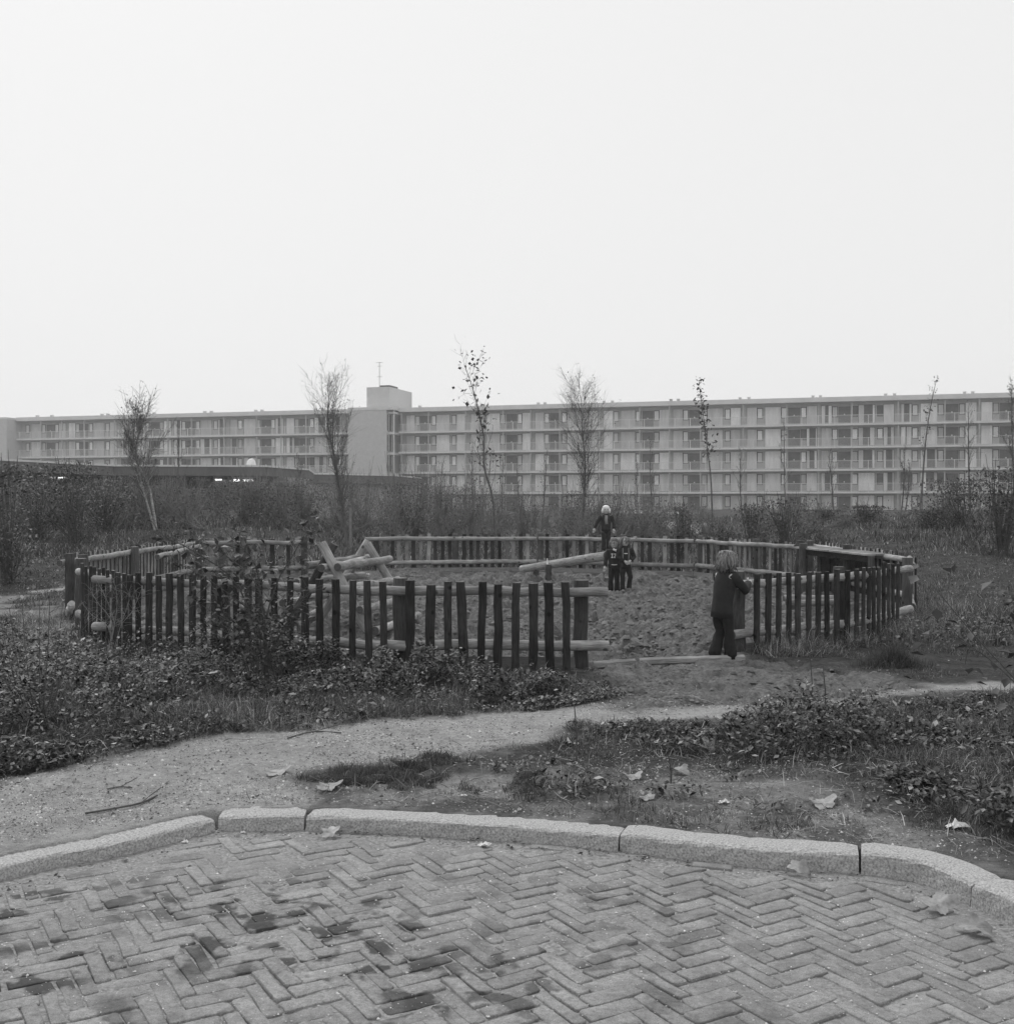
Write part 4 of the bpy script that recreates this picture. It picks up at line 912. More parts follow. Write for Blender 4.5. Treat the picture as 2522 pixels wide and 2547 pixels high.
# two children in front of the seesaw
def number(root, Lc, hd, hr, R3, jk, H):
    mb = MB()
    def st(a, b, r=.0055): mb.tube([Lc((a[0], .094, a[1])), Lc((b[0], .094, b[1]))], r * H * 1.5, 6)
    for (a, b) in (((.055, .71), (.02, .71)), ((.037, .71), (.037, .645)), ((.055, .645), (.02, .645)), ((.005, .71), (-.035, .71)), ((-.035, .71), (.003, .645)), ((.005, .645), (-.035, .645))): st(a, b)
    mb.build('chest_letters', m_white, jk)
    mb = MB(); mb.tube([Lc((.05, .09, .515)), Lc((0, .097, .51)), Lc((-.05, .09, .515))], .006 * H, 6); mb.build('waist_stripe', m_white, jk)
    mb = MB(); mb.tube([Lc((.02, .07, .80)), Lc((-.03, .09, .775)), Lc((-.09, .07, .81))], [.02 * H, .022 * H, .012 * H], 8); mb.build('white_collar', m_white, jk)
k1 = P(1527, 1466, 0)
person((k1[0], k1[1], gz(k1[0], k1[1]) + .015), math.radians(176), .965, 'child in a dark sweater with white letters on the chest beside the seesaw',
       dict(elL=(-.16, .0, .62), wrL=(-.15, .03, .48), elR=(.15, -.01, .61), wrR=(.17, .05, .475), knL=(-.055, .02, .25), anL=(-.06, 0, .045), knR=(.06, .02, .25), anR=(.075, .02, .045)),
       dict(trou=m_trou, coat=m_coat, hem=.45, hemw=.105, flare=1.25, hat='cap', hatm=m_capd, hair=.7, hairm=m_haird, nh=60, extra=[number], jname='sweater', shoe=m_shoel))
def stripes(root, Lc, hd, hr, R3, jk, H):
    for z, w in ((.69, .03),):
        mb = MB(); mb.tube([Lc((w, .088, z)), Lc((0, .096, z)), Lc((-w, .088, z))], .0075 * H, 6); mb.build('sweater_stripe', m_white, jk)
    for sg in (-1, 1):
        mb = MB(); mb.tube([Lc((sg * .05, .07, .79)), Lc((sg * .055, .097, .68)), Lc((sg * .05, .095, .55))], .009 * H, 6); mb.build('jacket_edge', m_board, jk)
k2 = P(1553, 1469, 0)
person((k2[0] + .02, k2[1] + .12, gz(k2[0], k2[1]) + .015), math.radians(184), .975, 'fair haired child in an open dark jacket over a striped sweater with hands together',
       dict(hx=.0, elL=(-.17, .0, .62), wrL=(-.07, .13, .56), elR=(.14, .0, .62), wrR=(.02, .14, .55), knL=(-.09, .05, .26), anL=(-.07, -.02, .045), knR=(.05, .03, .25), anR=(.05, .04, .045)),
       dict(trou=m_trou, coat=m_coat, hem=.44, hemw=.11, flare=1.05, hair=.95, hairm=m_hairb, nh=150, extra=[stripes], shoe=m_shoel))

# ------------------------------------------------------------------ trees, shrubs
def branchy(path, r0, h0, nb, blen, up=.75, spread=.5, twigs=7, leaf=0, lsize=.05, seed=1, toplean=0, taper=.15, crown_shape=None, leaftop=False, twr=.004):
    """trunk MB, crown MB arrays. path: list of world points base->top"""
    rs = np.random.default_rng(seed); tr = MB(); path = catmull(path, 5); n = len(path)
    cum = [0]
    for i in range(n - 1): cum.append(cum[-1] + np.linalg.norm(path[i + 1] - path[i]))
    L = cum[-1]; rad = [r0 * (1 - (1 - taper) * c / L) for c in cum]
    tr.tube(path, rad, 8, wob=.04); cr = MB(); LC = []
    def at(t):
        s = t * L; j = min(max(np.searchsorted(cum, s) - 1, 0), n - 2); f = (s - cum[j]) / (cum[j + 1] - cum[j] + 1e-9); return path[j] * (1 - f) + path[j + 1] * f, rad[j]
    for k in range(nb):
        t = h0 + (1 - h0) * (k + rs.random()) / nb; p, r = at(min(t, .995)); az = rs.random() * 2 * PI
        sh = crown_shape(t) if crown_shape else (1 - .75 * (t - h0) / (1 - h0))
        l = blen * sh * rs.uniform(.6, 1.2)
        d = np.array([math.cos(az) * spread, math.sin(az) * spread, up]); d /= np.linalg.norm(d)
        pts = [p]; c = p.copy()
        for q in range(5):
            d = d + np.array([0, 0, .10]) + rs.normal(0, .09, 3); d /= np.linalg.norm(d); c = c + d * l / 5; pts.append(c)
        br = max(min(r * .35, .009 * l + .0025), .003)
        tr.tube(pts, [br * (1 - .8 * q / 5) for q in range(6)], 5, cap=False)
        for w in range(twigs):
            q = rs.random() * 4.6 + .4; j = int(q); f = q - j; b = pts[j] * (1 - f) + pts[min(j + 1, 5)] * f
            dd = (pts[min(j + 1, 5)] - pts[j]) / (l / 5) + rs.normal(0, .5, 3); dd /= np.linalg.norm(dd); tl = l * rs.uniform(.15, .42)
            e1 = b + dd * tl * .5; dd2 = dd + rs.normal(0, .25, 3) + [0, 0, .1]; e2 = e1 + dd2 * tl * .5
            cr.tube([b, e1, e2], [twr, twr * .8, twr * .5], 3, cap=False)
            if rs.random() < leaf:
                for _ in range(rs.integers(1, 4)): LC.append(e2 + rs.normal(0, lsize * .8, 3))
    return tr, cr, LC
def finish_tree(name, root, tr, cr, LC, lsize, mtrunk, mleaf, extra_leaves=None):
    tr.build('trunk', mtrunk, root, smooth=True)
    o0 = np.array(root.location); V = [np.array(cr.v)]; F_ = []
    # twigs + leaves as one crown mesh
    lc = MB(); lc.v = list(cr.v); lc.f = list(cr.f); lc.t = list(cr.t); lc.g = list(cr.g); lc.m = [0] * len(cr.f)
    if LC:
        v, f, t = leaves(np.array(LC), np.full(len(LC), lsize), .2, asp=.8)
        b = len(lc.v); lc.v += [tuple(p) for p in v]; lc.g += [tuple(p) for p in v]; lc.t += list(t); lc.f += [tuple(q + b) for q in f.tolist() for q in [np.array(q)]]; lc.m += [1] * len(f)
    lc.build('crown', [m_twig, mleaf], root)
def tree(label, cat, pix, Y, r0, h0, nb, blen, seed, zb=None, name='tree', group=None, mt=None, **kw):
    b = Q(pix[0][0], pix[0][1], Y); zg = gz(b[0], Y); pts = [np.array([b[0], Y, zg - .05])] + [Q(x, y, Y) for x, y in pix[1:]]
    if pts[1][2] < zg: pts.pop(1)
    root = thing(name, (b[0], Y, zg), label, cat, group); lf = kw.pop('lf', m_leafdark); ls = kw.get('lsize', .05)
    tr, cr, LC = branchy(pts, r0, h0, nb, blen, seed=seed, **kw)
    finish_tree(name, root, tr, cr, LC, ls, mt or m_trunk, lf); return root
oval = lambda t: .35 + .95 * math.sin(PI * min(max((t - .2) / .85, 0), 1)) ** .7
tree('bare birch tree with two pale trunks in front of the low pavilion', 'tree', [(388, 1318), (372, 1270), (350, 1190), (340, 1130), (346, 1035)], 29.5, .038, .28, 46, 1.0, 11, name='birch_tree', mt=m_palebark, twigs=20, leaf=.25, lsize=.045, crown_shape=oval, twr=.0045)
tb = bpy.data.objects['birch_tree']; t2, c2, l2 = branchy([Q(390, 1318, 29.5), Q(380, 1255, 29.5), Q(368, 1200, 29.6), Q(325, 1120, 29.8), Q(318, 1060, 29.8)], .04, .45, 22, .8, seed=12, twigs=16, twr=.0045); t2.build('trunk', m_palebark, tb, smooth=True); c2.build('crown', m_twig, tb)
tree('tall bare birch beside a wooden stake left of the stair tower', 'tree', [(862, 1364), (858, 1290), (842, 1200), (828, 1120), (815, 1050), (820, 975)], 28.5, .045, .12, 60, 1.05, 21, name='birch_tree', twigs=20, leaf=.25, lsize=.035, crown_shape=oval, up=1.0, spread=.48, twr=.0028)
tree('slender leaning poplar with large dark leaves only at its top', 'tree', [(1235, 1330), (1225, 1240), (1204, 1160), (1203, 1085), (1180, 980), (1158, 915)], 34, .045, .3, 26, 1.05, 31, name='poplar_tree', twigs=7, leaf=.6, lsize=.13, mt=m_trunk, up=1.1, spread=.55, twr=.004, crown_shape=lambda t: .9)
tree('bushy oval bare birch rising behind the white hatted child', 'tree', [(1443, 1335), (1452, 1250), (1455, 1150), (1448, 1070), (1445, 985)], 33, .042, .22, 60, 1.1, 41, name='birch_tree', twigs=24, leaf=.25, lsize=.04, crown_shape=oval, up=.9, spread=.6, twr=.003)
tree('thin sapling with a tuft of dark leaves above the roofline right of the middle', 'tree', [(1772, 1310), (1768, 1200), (1758, 1110), (1738, 950)], 42, .04, .45, 16, .6, 51, name='sapling', twigs=6, leaf=.85, lsize=.15, up=1.3, spread=.3, leaftop=True)
tree('tall thin sapling with few leaves in front of the right part of the flats', 'tree', [(2287, 1310), (2294, 1190), (2302, 1090), (2314, 1010), (2328, 945)], 36, .045, .4, 16, .6, 61, name='sapling', twigs=5, leaf=.4, lsize=.09, up=1.2, spread=.35)
tree('dark straight young tree right of the tall thin sapling', 'tree', [(2412, 1310), (2410, 1220), (2408, 1130), (2407, 1010)], 38, .05, .45, 18, .8, 62, name='young_tree', twigs=7, leaf=.05)
tree('bare birch cut off by the right edge of the photo', 'tree', [(2522, 1330), (2520, 1200), (2516, 1080), (2514, 960)], 30, .03, .3, 26, .9, 63, name='birch_tree', twigs=16, leaf=.1, up=1., spread=.5)
sap = [(2238, 1310, 2250, 1115, 40, 'pair of slim young trunks, the left one, in front of the right columns'), (2248, 1305, 2262, 1150, 43, 'slim young trunk just right of its twin in front of the right columns'), (2074, 1300, 2060, 1120, 44, 'bare forked sapling between the second and third light column from the right'), (1954, 1290, 1950, 1060, 48, 'slender leafy sapling left of the curtained window'), (1846, 1290, 1842, 1120, 50, 'thin bare sapling above the back fence panel'),
       (1625, 1290, 1618, 1090, 46, 'thin sapling just right of the white hatted child'), (1590, 1275, 1585, 1150, 50, 'short twiggy sapling behind the standing child'), (1345, 1290, 1360, 1120, 44, 'forked sapling left of the bushy oval birch'), (1300, 1280, 1286, 1150, 47, 'small twiggy tree between the poplar and the oval birch'), (1248, 1280, 1252, 1130, 50, 'thin tree directly right of the leaning poplar'),
       (1180, 1280, 1176, 1110, 40, 'small multi stemmed tree left of the poplar trunk'), (440, 1270, 445, 1060, 42, 'small forked tree right of the two trunked birch'), (745, 1290, 738, 1130, 38, 'twiggy sapling left of the tall staked birch'), (1100, 1270, 1104, 1140, 43, 'slight bare sapling under the stair tower edge')]
for i, (x0, y0, x1, y1, Y, lb) in enumerate(sap):
    xm = (x0 + x1) / 2 + random.uniform(-5, 5)
    tree(lb, 'sapling', [(x0, y0), (xm, (y0 + y1) / 2), (x1, y1)], Y, .035, .3, 16, .75, 100 + i, name='sapling', group='young trees planted before the flats', twigs=8, leaf=.12, lsize=.06, up=1.0, spread=.45)
for (x, y0, y1, Y, lb) in ((872, 1262, 1362, 28.3, 'pale wooden tree stake beside the tall birch'), (1288, 1255, 1300, 40, 'short white marker stake in the bushes left of the oval birch'), (2292, 1245, 1310, 35.7, 'pale tree stake at the foot of the tall thin sapling'), (2000, 1240, 1300, 44, 'thin tree stake behind the back right fence panel')):
    a = Q(x, y1, Y); b = Q(x, y0, Y); r = thing('tree_stake', (a[0], Y, gz(a[0], Y)), lb, 'stake', 'stakes beside young trees'); mb = MB(); mb.tube([(a[0], Y, gz(a[0], Y) - .05), b], .035, 8); mb.build('pole', m_stake, r)

def shrub_data(cx, cy, w, h, n, size, seed, zg=None, clumps=14):
    rs = np.random.default_rng(seed); zg = gz(cx, cy) if zg is None else zg
    cc = np.stack([rs.normal(0, .36, clumps) * w, rs.normal(0, .3, clumps) * w, (.2 + .8 * rs.random(clumps)) * h], 1)
    wt = 1 - .45 * (cc[:, 2] / h); cc[:, :2] *= wt[:, None]
    k = rs.integers(0, clumps, n); rad = .17 * w + .09 * h
    C = cc[k] + rs.normal(0, 1, (n, 3)) * np.array([rad * .62, rad * .62, rad * .6]); C[:, 2] = np.minimum(np.abs(C[:, 2]) + .02, h * (.92 + .12 * rs.random(n)))
    C += [cx, cy, zg]; ct = rs.random(clumps)[k]; tint = np.clip(.65 * ct + .35 * rs.random(n), 0, 1)
    return C, tint, cc + [cx, cy, zg]
def shrub(label, px, pb, pt, Y, w, n, size, seed, name='shrub', mat=None, group=None):
    b = Q(px, pb, Y); zg = gz(b[0], Y); h = Q(px, pt, Y)[2] - zg
    root = thing(name, (b[0], Y, zg), label, 'shrub', group)
    C, t, cc = shrub_data(b[0], Y, w, h, n, size, seed)
    sm = MB(); base = np.array([b[0], Y, zg - .03])
    for c in np.vstack([cc, cc + np.array([.12, .1, .1]), cc * [1, 1, 1] + np.array([-.15, 0, .15])]): sm.tube([base + [random.gauss(0, .06 * w), random.gauss(0, .06 * w), 0], (base + c) / 2 + np.array([random.gauss(0, .05), random.gauss(0, .05), .05]), c + [0, 0, .12 * h]], [.014, .01, .004], 4, cap=False)
    sm.build('stems', m_twig, root)
    kp_ = RNG.random(n) < .62; C = C[kp_]; t = t[kp_]; n = len(C)
    v, f, tt = leaves(C, size * RNG.choice([.6, .85, 1.1], n), .3, tint=np.clip(t + .15 * RNG.normal(0, 1, n), 0, 1.6)); mesh_np('foliage', v, f, mat or m_leafdark, tt, parent=root)
    return root
shr = [(25, 1420, 1165, 21, 1.3, 5200, .075, 'dark leafy shrub at the left edge of the photo'), (190, 1345, 1158, 27, 1.6, 6000, .075, 'tall dark shrub in front of the left end of the pavilion'), (95, 1350, 1205, 28, 1.4, 4500, .07, 'dark shrub left of the tallest one before the pavilion'), (265, 1335, 1212, 29, 1.4, 4500, .07, 'spreading shrub left of the two trunked birch'),
       (1695, 1345, 1262, 27, .75, 2600, .07, 'round dark shrub beyond the back fence between the children and the girl'), (1865, 1350, 1258, 28, .9, 2400, .07, 'dark loose shrub above the girl head beyond the fence'), (1955, 1345, 1245, 30, 1.0, 2800, .07, 'upright dark shrub behind the back right fence corner'), (1795, 1345, 1305, 26, .6, 1300, .06, 'small low shrub just behind the back fence, right of the round one'),
       (2150, 1330, 1260, 33, 1.3, 2600, .08, 'broad dark shrub on the right bank left of the sapling'), (2395, 1330, 1195, 30, 1.6, 5200, .085, 'big dark shrub on the right bank under the straight young tree'), (2490, 1370, 1170, 24, 1.3, 4600, .08, 'tall dark shrub at the right edge of the photo'), (2050, 1320, 1270, 36, 1.2, 1800, .08, 'low shrub behind the play hut on the bank'),
       (2310, 1330, 1270, 31, .9, 1800, .075, 'small dark shrub at the foot of the tall thin sapling'), (1030, 1320, 1205, 36, 1.7, 3200, .08, 'loose shrub under the right edge of the stair tower'), (1490, 1325, 1240, 34, 1.0, 1600, .07, 'sparse shrub beside the trunk of the oval birch')]
for i, (px, pb, pt, Y, w, n, s, lb) in enumerate(shr): shrub(lb, px, pb, pt, Y, w, n, s, 300 + i)
# the dense thicket behind: one mass nobody could count
def thicket():
    parts = []; sm = MB(); rs = np.random.default_rng(5)
    cols = []
    for k in range(165):
        px = rs.uniform(-150, 2680); Y = rs.uniform(31, 62) if px > 1000 else rs.uniform(30, 43)
        top = np.interp(px, [0, 250, 500, 760, 1000, 1200, 1450, 1700, 2000, 2300, 2522], [1215, 1205, 1206, 1204, 1204, 1226, 1248, 1266, 1266, 1252, 1232]) + rs.normal(0, 14) + (Y - 31) * .35
        X = (px - CX) / F * Y; zg = gz(X, Y); h = max(Q(px, top, Y)[2] - zg, .35)
        if px > 1500 and rs.random() < .35: continue
        n = int(rs.uniform(250, 1150) * h * .75); w = rs.uniform(.8, 1.9)
        C, t, cc = shrub_data(X, Y, w, h, n, .09, int(rs.integers(1e9)), zg, 14); parts.append(leaves(C, np.full(n, rs.choice([.05, .065, .08])), .3, tint=np.clip(t * .7 + .3 * rs.random(), 0, 1), asp=.6))
        for c in cc:
            for _ in range(4):
                tp = c + rs.normal(0, .15, 3) + [0, 0, h * rs.uniform(.1, .45)]
                sm.tube([(X + rs.normal(0, .25), Y, zg), ((X + c[0]) / 2, (Y + c[1]) / 2, (zg + c[2]) / 2 + .1), tp], [.011, .008, .004], 3, cap=False)
    V, Fc, T = merge(parts); o = mesh_np('thicket', V, Fc, m_thick, T, kind='stuff'); tag(o, 'dense autumn thicket of young bushes between the playground and the flats', 'thicket')
    o = sm.build('thicket_stems', M('thicket_stem', .09, .26, 2, .85)); tag(o, 'bare stems standing up through the dense autumn thicket', 'thicket', kind='stuff')
thicket()

# foreground young shrub growing before the left fence
def stem_shrub(name, label, base, stems, lsize, leafn, mat, seed, mt=None, r=.009, cat='shrub'):
    rs = np.random.default_rng(seed); root = thing(name, base, label, cat); sm = MB(); LC = []
    for pts in stems:
        p = catmull([np.array(base) + rs.normal(0, .03, 3) * [1, 1, 0]] + [np.array(q) for q in pts], 4); n = len(p)
        sm.tube(p, [r * (1 - .75 * i / n) for i in range(n)], 5, cap=False)
        for k in range(int(leafn)):
            i = rs.integers(n // 3, n); d = rs.normal(0, 1, 3); d /= np.linalg.norm(d); e = p[i] + d * rs.uniform(.05, .2)
            sm.tube([p[i], (p[i] + e) / 2 + [0, 0, .02], e], [r * .3, r * .25, r * .15], 3, cap=False)
            for _ in range(rs.integers(1, 3)): LC.append(e + rs.normal(0, lsize * .4, 3))
    sm.build('stems', mt or m_twig, root)
    if LC and lsize:
        v, f, t = leaves(np.array(LC), np.full(len(LC), lsize), .4, asp=.7, fold=.4); mesh_np('foliage', v, f, mat, t, parent=root)
    return root
b = P(660, 1700, 0.05)
Yb = b[1]
stem_shrub('young_shrub', 'young shrub with spreading stems and broad dark leaves before the long left fence panel', (b[0], b[1], gz(b[0], b[1]) - .02),
           [[Q(655, 1560, Yb), Q(600, 1500, Yb), Q(500, 1430, Yb - .1), Q(440, 1400, Yb - .1)], [Q(650, 1500, Yb), Q(640, 1420, Yb), Q(620, 1380, Yb), Q(560, 1320, Yb)], [Q(660, 1560, Yb), Q(690, 1450, Yb), Q(730, 1380, Yb), Q(770, 1310, Yb)], [Q(680, 1620, Yb), Q(720, 1540, Yb), Q(770, 1470, Yb)], [Q(640, 1560, Yb), Q(560, 1540, Yb), Q(480, 1490, Yb)], [Q(600, 1470, Yb), Q(480, 1370, Yb), Q(400, 1335, Yb)], [Q(650, 1480, Yb - .2), Q(560, 1380, Yb - .2), Q(480, 1340, Yb - .3)]],
           .066, 52, m_leafdark, 3)
stem_shrub('leafy_shrub_base', 'low dark leaf mass at the foot of the young shrub', (b[0] - .05, b[1] - .1, gz(b[0], b[1]) - .02), [[Q(650 + dx, 1600, Yb - .1 + dy), Q(650 + dx * 2, 1530 + abs(dx) * .4, Yb - .1 + dy)] for dx, dy in ((-50, 0), (-25, .1), (0, 0), (20, -.1), (35, .1), (-10, -.2), (-60, .1))], .05, 36, m_leafdark, 4, r=.006)
b = P(290, 1620, 0.03); Yb = b[1] - .2
stem_shrub('bare_bush', 'pale bare twiggy bush in front of the left corner panel', (b[0], Yb, gz(b[0], Yb)), [[Q(285, 1560, Yb), Q(270, 1500, Yb), Q(240, 1440, Yb)], [Q(288, 1540, Yb), Q(292, 1480, Yb), Q(282, 1440, Yb)], [Q(300, 1560, Yb), Q(330, 1520, Yb), Q(355, 1460, Yb)], [Q(270, 1560, Yb), Q(230, 1530, Yb), Q(205, 1500, Yb)], [Q(280, 1550, Yb), Q(245, 1500, Yb), Q(225, 1465, Yb)], [Q(300, 1560, Yb), Q(320, 1500, Yb), Q(322, 1470, Yb)]], 0, 34, None, 5, mt=m_drygrass, r=.0042, cat='bush')
b = P(110, 1840, .05); Yb = b[1]
stem_shrub('bare_saplings', 'group of thin upright bare stems near the left edge of the photo', (b[0], Yb, gz(b[0], Yb)), [[Q(100 + dx * .5, 1750, Yb + dy), Q(100 + dx, 1620, Yb + dy), Q(100 + dx * 1.25, 1480 + abs(dx) * .6, Yb + dy)] for dx, dy in ((-95, .1), (-60, 0), (-35, .2), (0, 0), (20, -.1), (45, .1), (-80, -.1), (70, .1))], .035, 7, m_drygrass, 6, r=.006, cat='stems')
# right foreground branches with large leaves: a shrub rooted just outside the frame
bx = P(2640, 2060, .05); Yx = 4.9
stem_shrub('broad_leaved_shrub', 'near branches with broad leaves reaching in from the right edge', (bx[0], Yx, gz(bx[0], Yx)), [[Q(2620, 1830, Yx), Q(2545, 1715, Yx), Q(2440, 1600, Yx), Q(2315, 1452, Yx)], [Q(2630, 1850, Yx), Q(2560, 1740, Yx - .1), Q(2460, 1640, Yx - .1), Q(2365, 1580, Yx - .1)], [Q(2600, 1760, Yx), Q(2560, 1640, Yx), Q(2525, 1520, Yx), Q(2505, 1440, Yx)]], .062, 15, m_leafdark, 8, r=.006)
for (x, y0, y1, Y0, lb) in ((1434, 1895, 1752, 0, 'single dark upright twig beside the white paper in the middle'), (2020, 1790, 1625, 0, 'thin bare stem left of its twin on the right weed bank'), (2052, 1780, 1655, 0, 'thin bare stem right of its twin on the right weed bank'), (1668, 1960, 1880, 0, 'short curved twig standing in the bare soil patch')):
    b = P(x, y0, .06); t = Q(x - 6, y1, b[1]); root = thing('upright_twig', (b[0], b[1], gz(b[0], b[1])), lb, 'twig'); mb = MB(); mb.tube([(b[0], b[1], gz(b[0], b[1]) - .02), (np.array([b[0] + .015, b[1], b[2]]) + t) / 2, t], [.006, .005, .003], 5); mb.build('stem', m_twig, root)

# ------------------------------------------------------------------ litter: leaves, paper, twigs
def maple(label, px, py, size, rot, z, tilt=.35, name='fallen_leaf', mat=None, group='large fallen leaves', lobes=5):
    p = P(px, py, 0) if z == 0 else OG(px, py); z = p[2]; mb = MB(); mb.tint = random.random(); n = 40; V = []; c, s = math.cos(rot), math.sin(rot)
    def pt(a, r):
        x, y = r * math.cos(a), r * math.sin(a); z_ = .3 * abs(math.sin(a * 1.0)) * r + .45 * r * r * math.cos(2 * a + rot) + .06 * math.sin(5 * a) * r
        return np.array([x * c - y * s, x * s + y * c, z_]) 
    rings = [.0, .45, 1.0]; V = [np.array([0, 0, 0.])]
    for ri in rings[1:]:
        for k in range(n):
            a = 2 * PI * k / n; l = .66 + .34 * abs(math.cos(lobes * a / 2)) ** 1.3; l *= (1 + .07 * math.sin(17 * a)) * (1 + .22 * math.sin(a * 2 + rot * 3)) ; V.append(pt(a, ri * l))
    size *= .84; V = [v * size * np.array([1, 1, .75]) for v in V]; zmin = min(v[2] for v in V)
    tl = Matrix.Rotation(tilt, 3, 'X'); V = [np.array(tl @ Vector(v)) for v in V]; zmin = min(v[2] for v in V)
    V = [v + np.array([p[0], p[1], z - zmin + .004]) for v in V]
    Fs = [(0, 1 + k, 1 + (k + 1) % n) for k in range(n)] + [(1 + k, 1 + n + k, 1 + n + (k + 1) % n, 1 + (k + 1) % n) for k in range(n)]
    mb.add(V, Fs)
    st = np.array([math.cos(rot + PI), math.sin(rot + PI), .15]) * size; mb.tube([V[0], V[0] + st * .7, V[0] + st * 1.15 + [0, 0, .01]], size * .02, 4)
    o = mb.build(name, mat or m_fallen, origin=(p[0], p[1], z), smooth=True); return tag(o, label, 'leaf' if name == 'fallen_leaf' else 'paper', group)
for a in [('big curled fallen leaf leaning on the kerb at the right bend', 2330, 2268, .08, 1.2, .0, .42), ('curled fallen leaf on the paving at the right edge below the kerb bend', 2426, 2325, .07, 2.6, .0, .35), ('brown leaf lying against the short kerb stone left of the middle', 822, 2080, .05, .3, .0, .5),
          ('dark leaf against the kerb foot right of the middle', 1985, 2176, .05, 2.0, .0, .8), ('pale leaf lying on the low moss patch', 820, 1963, .075, .2, .09, .15), ('large pale leaf on the bare soil at the foot of the right weeds', 2045, 2006, .085, .5, .10, .2),
          ('pale leaf standing up in the weeds right of the middle', 1745, 1868, .08, 2.2, .14, .4), ('small pale leaf on the soil above the right end of the long kerb stone', 1605, 1990, .05, 1., .08, .15), ('dark leaf on the soil below the single upright twig', 1575, 1938, .06, .6, .08, .2),
          ('pale leaf in the upper right of the weed bank', 2420, 1762, .08, .1, .16, .2), ('flat leaf on the sandy path left of the moss patch', 690, 1925, .08, .5, .07, .1), ('leaf on bare soil right of the dark one below the upright twig', 1690, 1927, .06, 1.9, .08, .2), ('tan leaf in the weeds above the right bare soil', 1820, 1838, .07, .9, .15, .3)]:
    maple(*a)
def paper(label, px, py, size, z, seed):
    p = P(px, py, 0) if z == 0 else OG(px, py); z = p[2]; size *= .8; rs = np.random.default_rng(seed); n = 6; V = []
    for i in range(n):
        for j in range(n):
            x = (i / (n - 1) - .5) * size * 1.6; y = (j / (n - 1) - .5) * size; rr = math.hypot(x, y) / size; V.append((p[0] + x * (.75 + rs.normal(0, .14)) + rs.normal(0, .07) * size, p[1] + y * (.8 + rs.normal(0, .15)), z + abs(rs.normal(0, .3 * size)) * (1.2 - min(rr, 1.)) + .006))
    mb = MB(); mb.add(V, [(i * n + j, i * n + j + 1, (i + 1) * n + j + 1, (i + 1) * n + j) for i in range(n - 1) for j in range(n - 1) if (i, j) not in ((0, 0), (4, 4), (0, 4), (4, 0))])
    tag(mb.build('scrap_paper', m_paper, origin=(p[0], p[1], z)), label, 'paper', 'scraps of white paper litter')
for a in [('crumpled white paper at the right edge of the weeds near the kerb', 2378, 2062, .1, .09, 1), ('white paper scrap lying at the foot of the upright twig in the middle', 1418, 1855, .1, .1, 2), ('small white scrap on the moss patch edge', 1152, 1982, .03, .09, 3), ('crumpled pale paper in the left weeds below the fence', 902, 1775, .08, .12, 4),
          ('flat white scrap on the paving below the long kerb stone', 1205, 2106, .06, .0, 5), ('white strip of paper below the nearest fence panel', 1280, 1732, .1, .03, 6), ('white speck of paper on the bank left of the fence corner', 238, 1352, .1, .65, 7), ('tiny white scrap beside the short kerb stone on the paving', 605, 2074, .025, .0, 8),
          ('small white scrap on the paving near the left kerb stone', 460, 2098, .03, .0, 9), ('white paper inside the sand pit behind the climbing frame', 915, 1439, .1, .03, 10), ('crumpled pale scrap in the right weeds beside the large pale leaf', 1800, 2000, .05, .1, 11)]:
    paper(*a)
def twig(label, pts, r):
    q = [P(x, y, .07) for x, y in pts]; q = [np.array([p[0], p[1], gz(p[0], p[1]) + r + .004]) for p in q]; mb = MB(); mb.tube(catmull(q, 3), r, 5); 
    mb.tube([q[-2], q[-2] * .3 + q[-1] * .7 + np.array([.03, .05, .04])], r * .6, 4); tag(mb.build('fallen_twig', m_twig, origin=tuple(q[0])), label, 'twig', 'twigs lying on the path')
twig('long dark fallen twig on the sandy path at lower left', [(213, 2024), (280, 2012), (350, 1996), (392, 1980)], .005)
twig('short dark fallen twig on the path above the long one', [(268, 1968), (300, 1961), (330, 1962)], .0035)
twig('thin fallen twig along the upper edge of the path left of the middle', [(715, 1850), (780, 1834), (850, 1833)], .004)
twig('small twig on the path above the moss patch', [(975, 1896), (1010, 1898), (1035, 1906)], .0035)
# grass tussock on the right
tx = P(2220, 1655, 0); n = 3200; a_ = RNG.random(n) * 2 * PI; rr_ = np.abs(RNG.normal(0, .2, n)); X_ = tx[0] + np.cos(a_) * rr_; Y_ = tx[1] + np.sin(a_) * rr_ * .7
v, f, t = blades(np.stack([X_, Y_, terrain(X_, Y_) - .01], 1), .2 * np.exp(-(rr_ / .3) ** 2) * RNG.uniform(.5, 1.4, n) + .05, np.full(n, .004), 1.0, RNG.random(n) * .8)
tag(mesh_np('grass_tussock', v, f, m_grass, t, origin=(tx[0], tx[1], 0)), 'round dark grass tussock below the right fence corner', 'tussock')

# ------------------------------------------------------------------ apartment building
DW = np.array([.9592, -.2825, 0.]); NW = np.array([-.2825, -.9592, 0.]); WO = np.array([0., 148.61, 0.]); ZU = np.array([0, 0, 1.])
def wp(w, out, z): return WO + DW * w + NW * out + ZU * z      # wall coordinate, metres in front of the gallery edge, height
def wbox(mb, w0, w1, o0, o1, z0, z1): mb.box(wp((w0 + w1) / 2, (o0 + o1) / 2, (z0 + z1) / 2), (abs(w1 - w0) / 2, abs(o1 - o0) / 2, abs(z1 - z0) / 2), (DW, NW, ZU))
m_panel = M('curtained_glass', .54, .78, 1.3, .35, tintamp=.3, vec=(1.5, 1.5, .3), spec=.5); m_frame = M('dark_frame', .05, .07, 2, .6); m_door = M('dark_door', .08, .13, 2, .6); m_glass = M('window_glass', .5, .7, 1, .15, tintamp=.35, spec=.6)
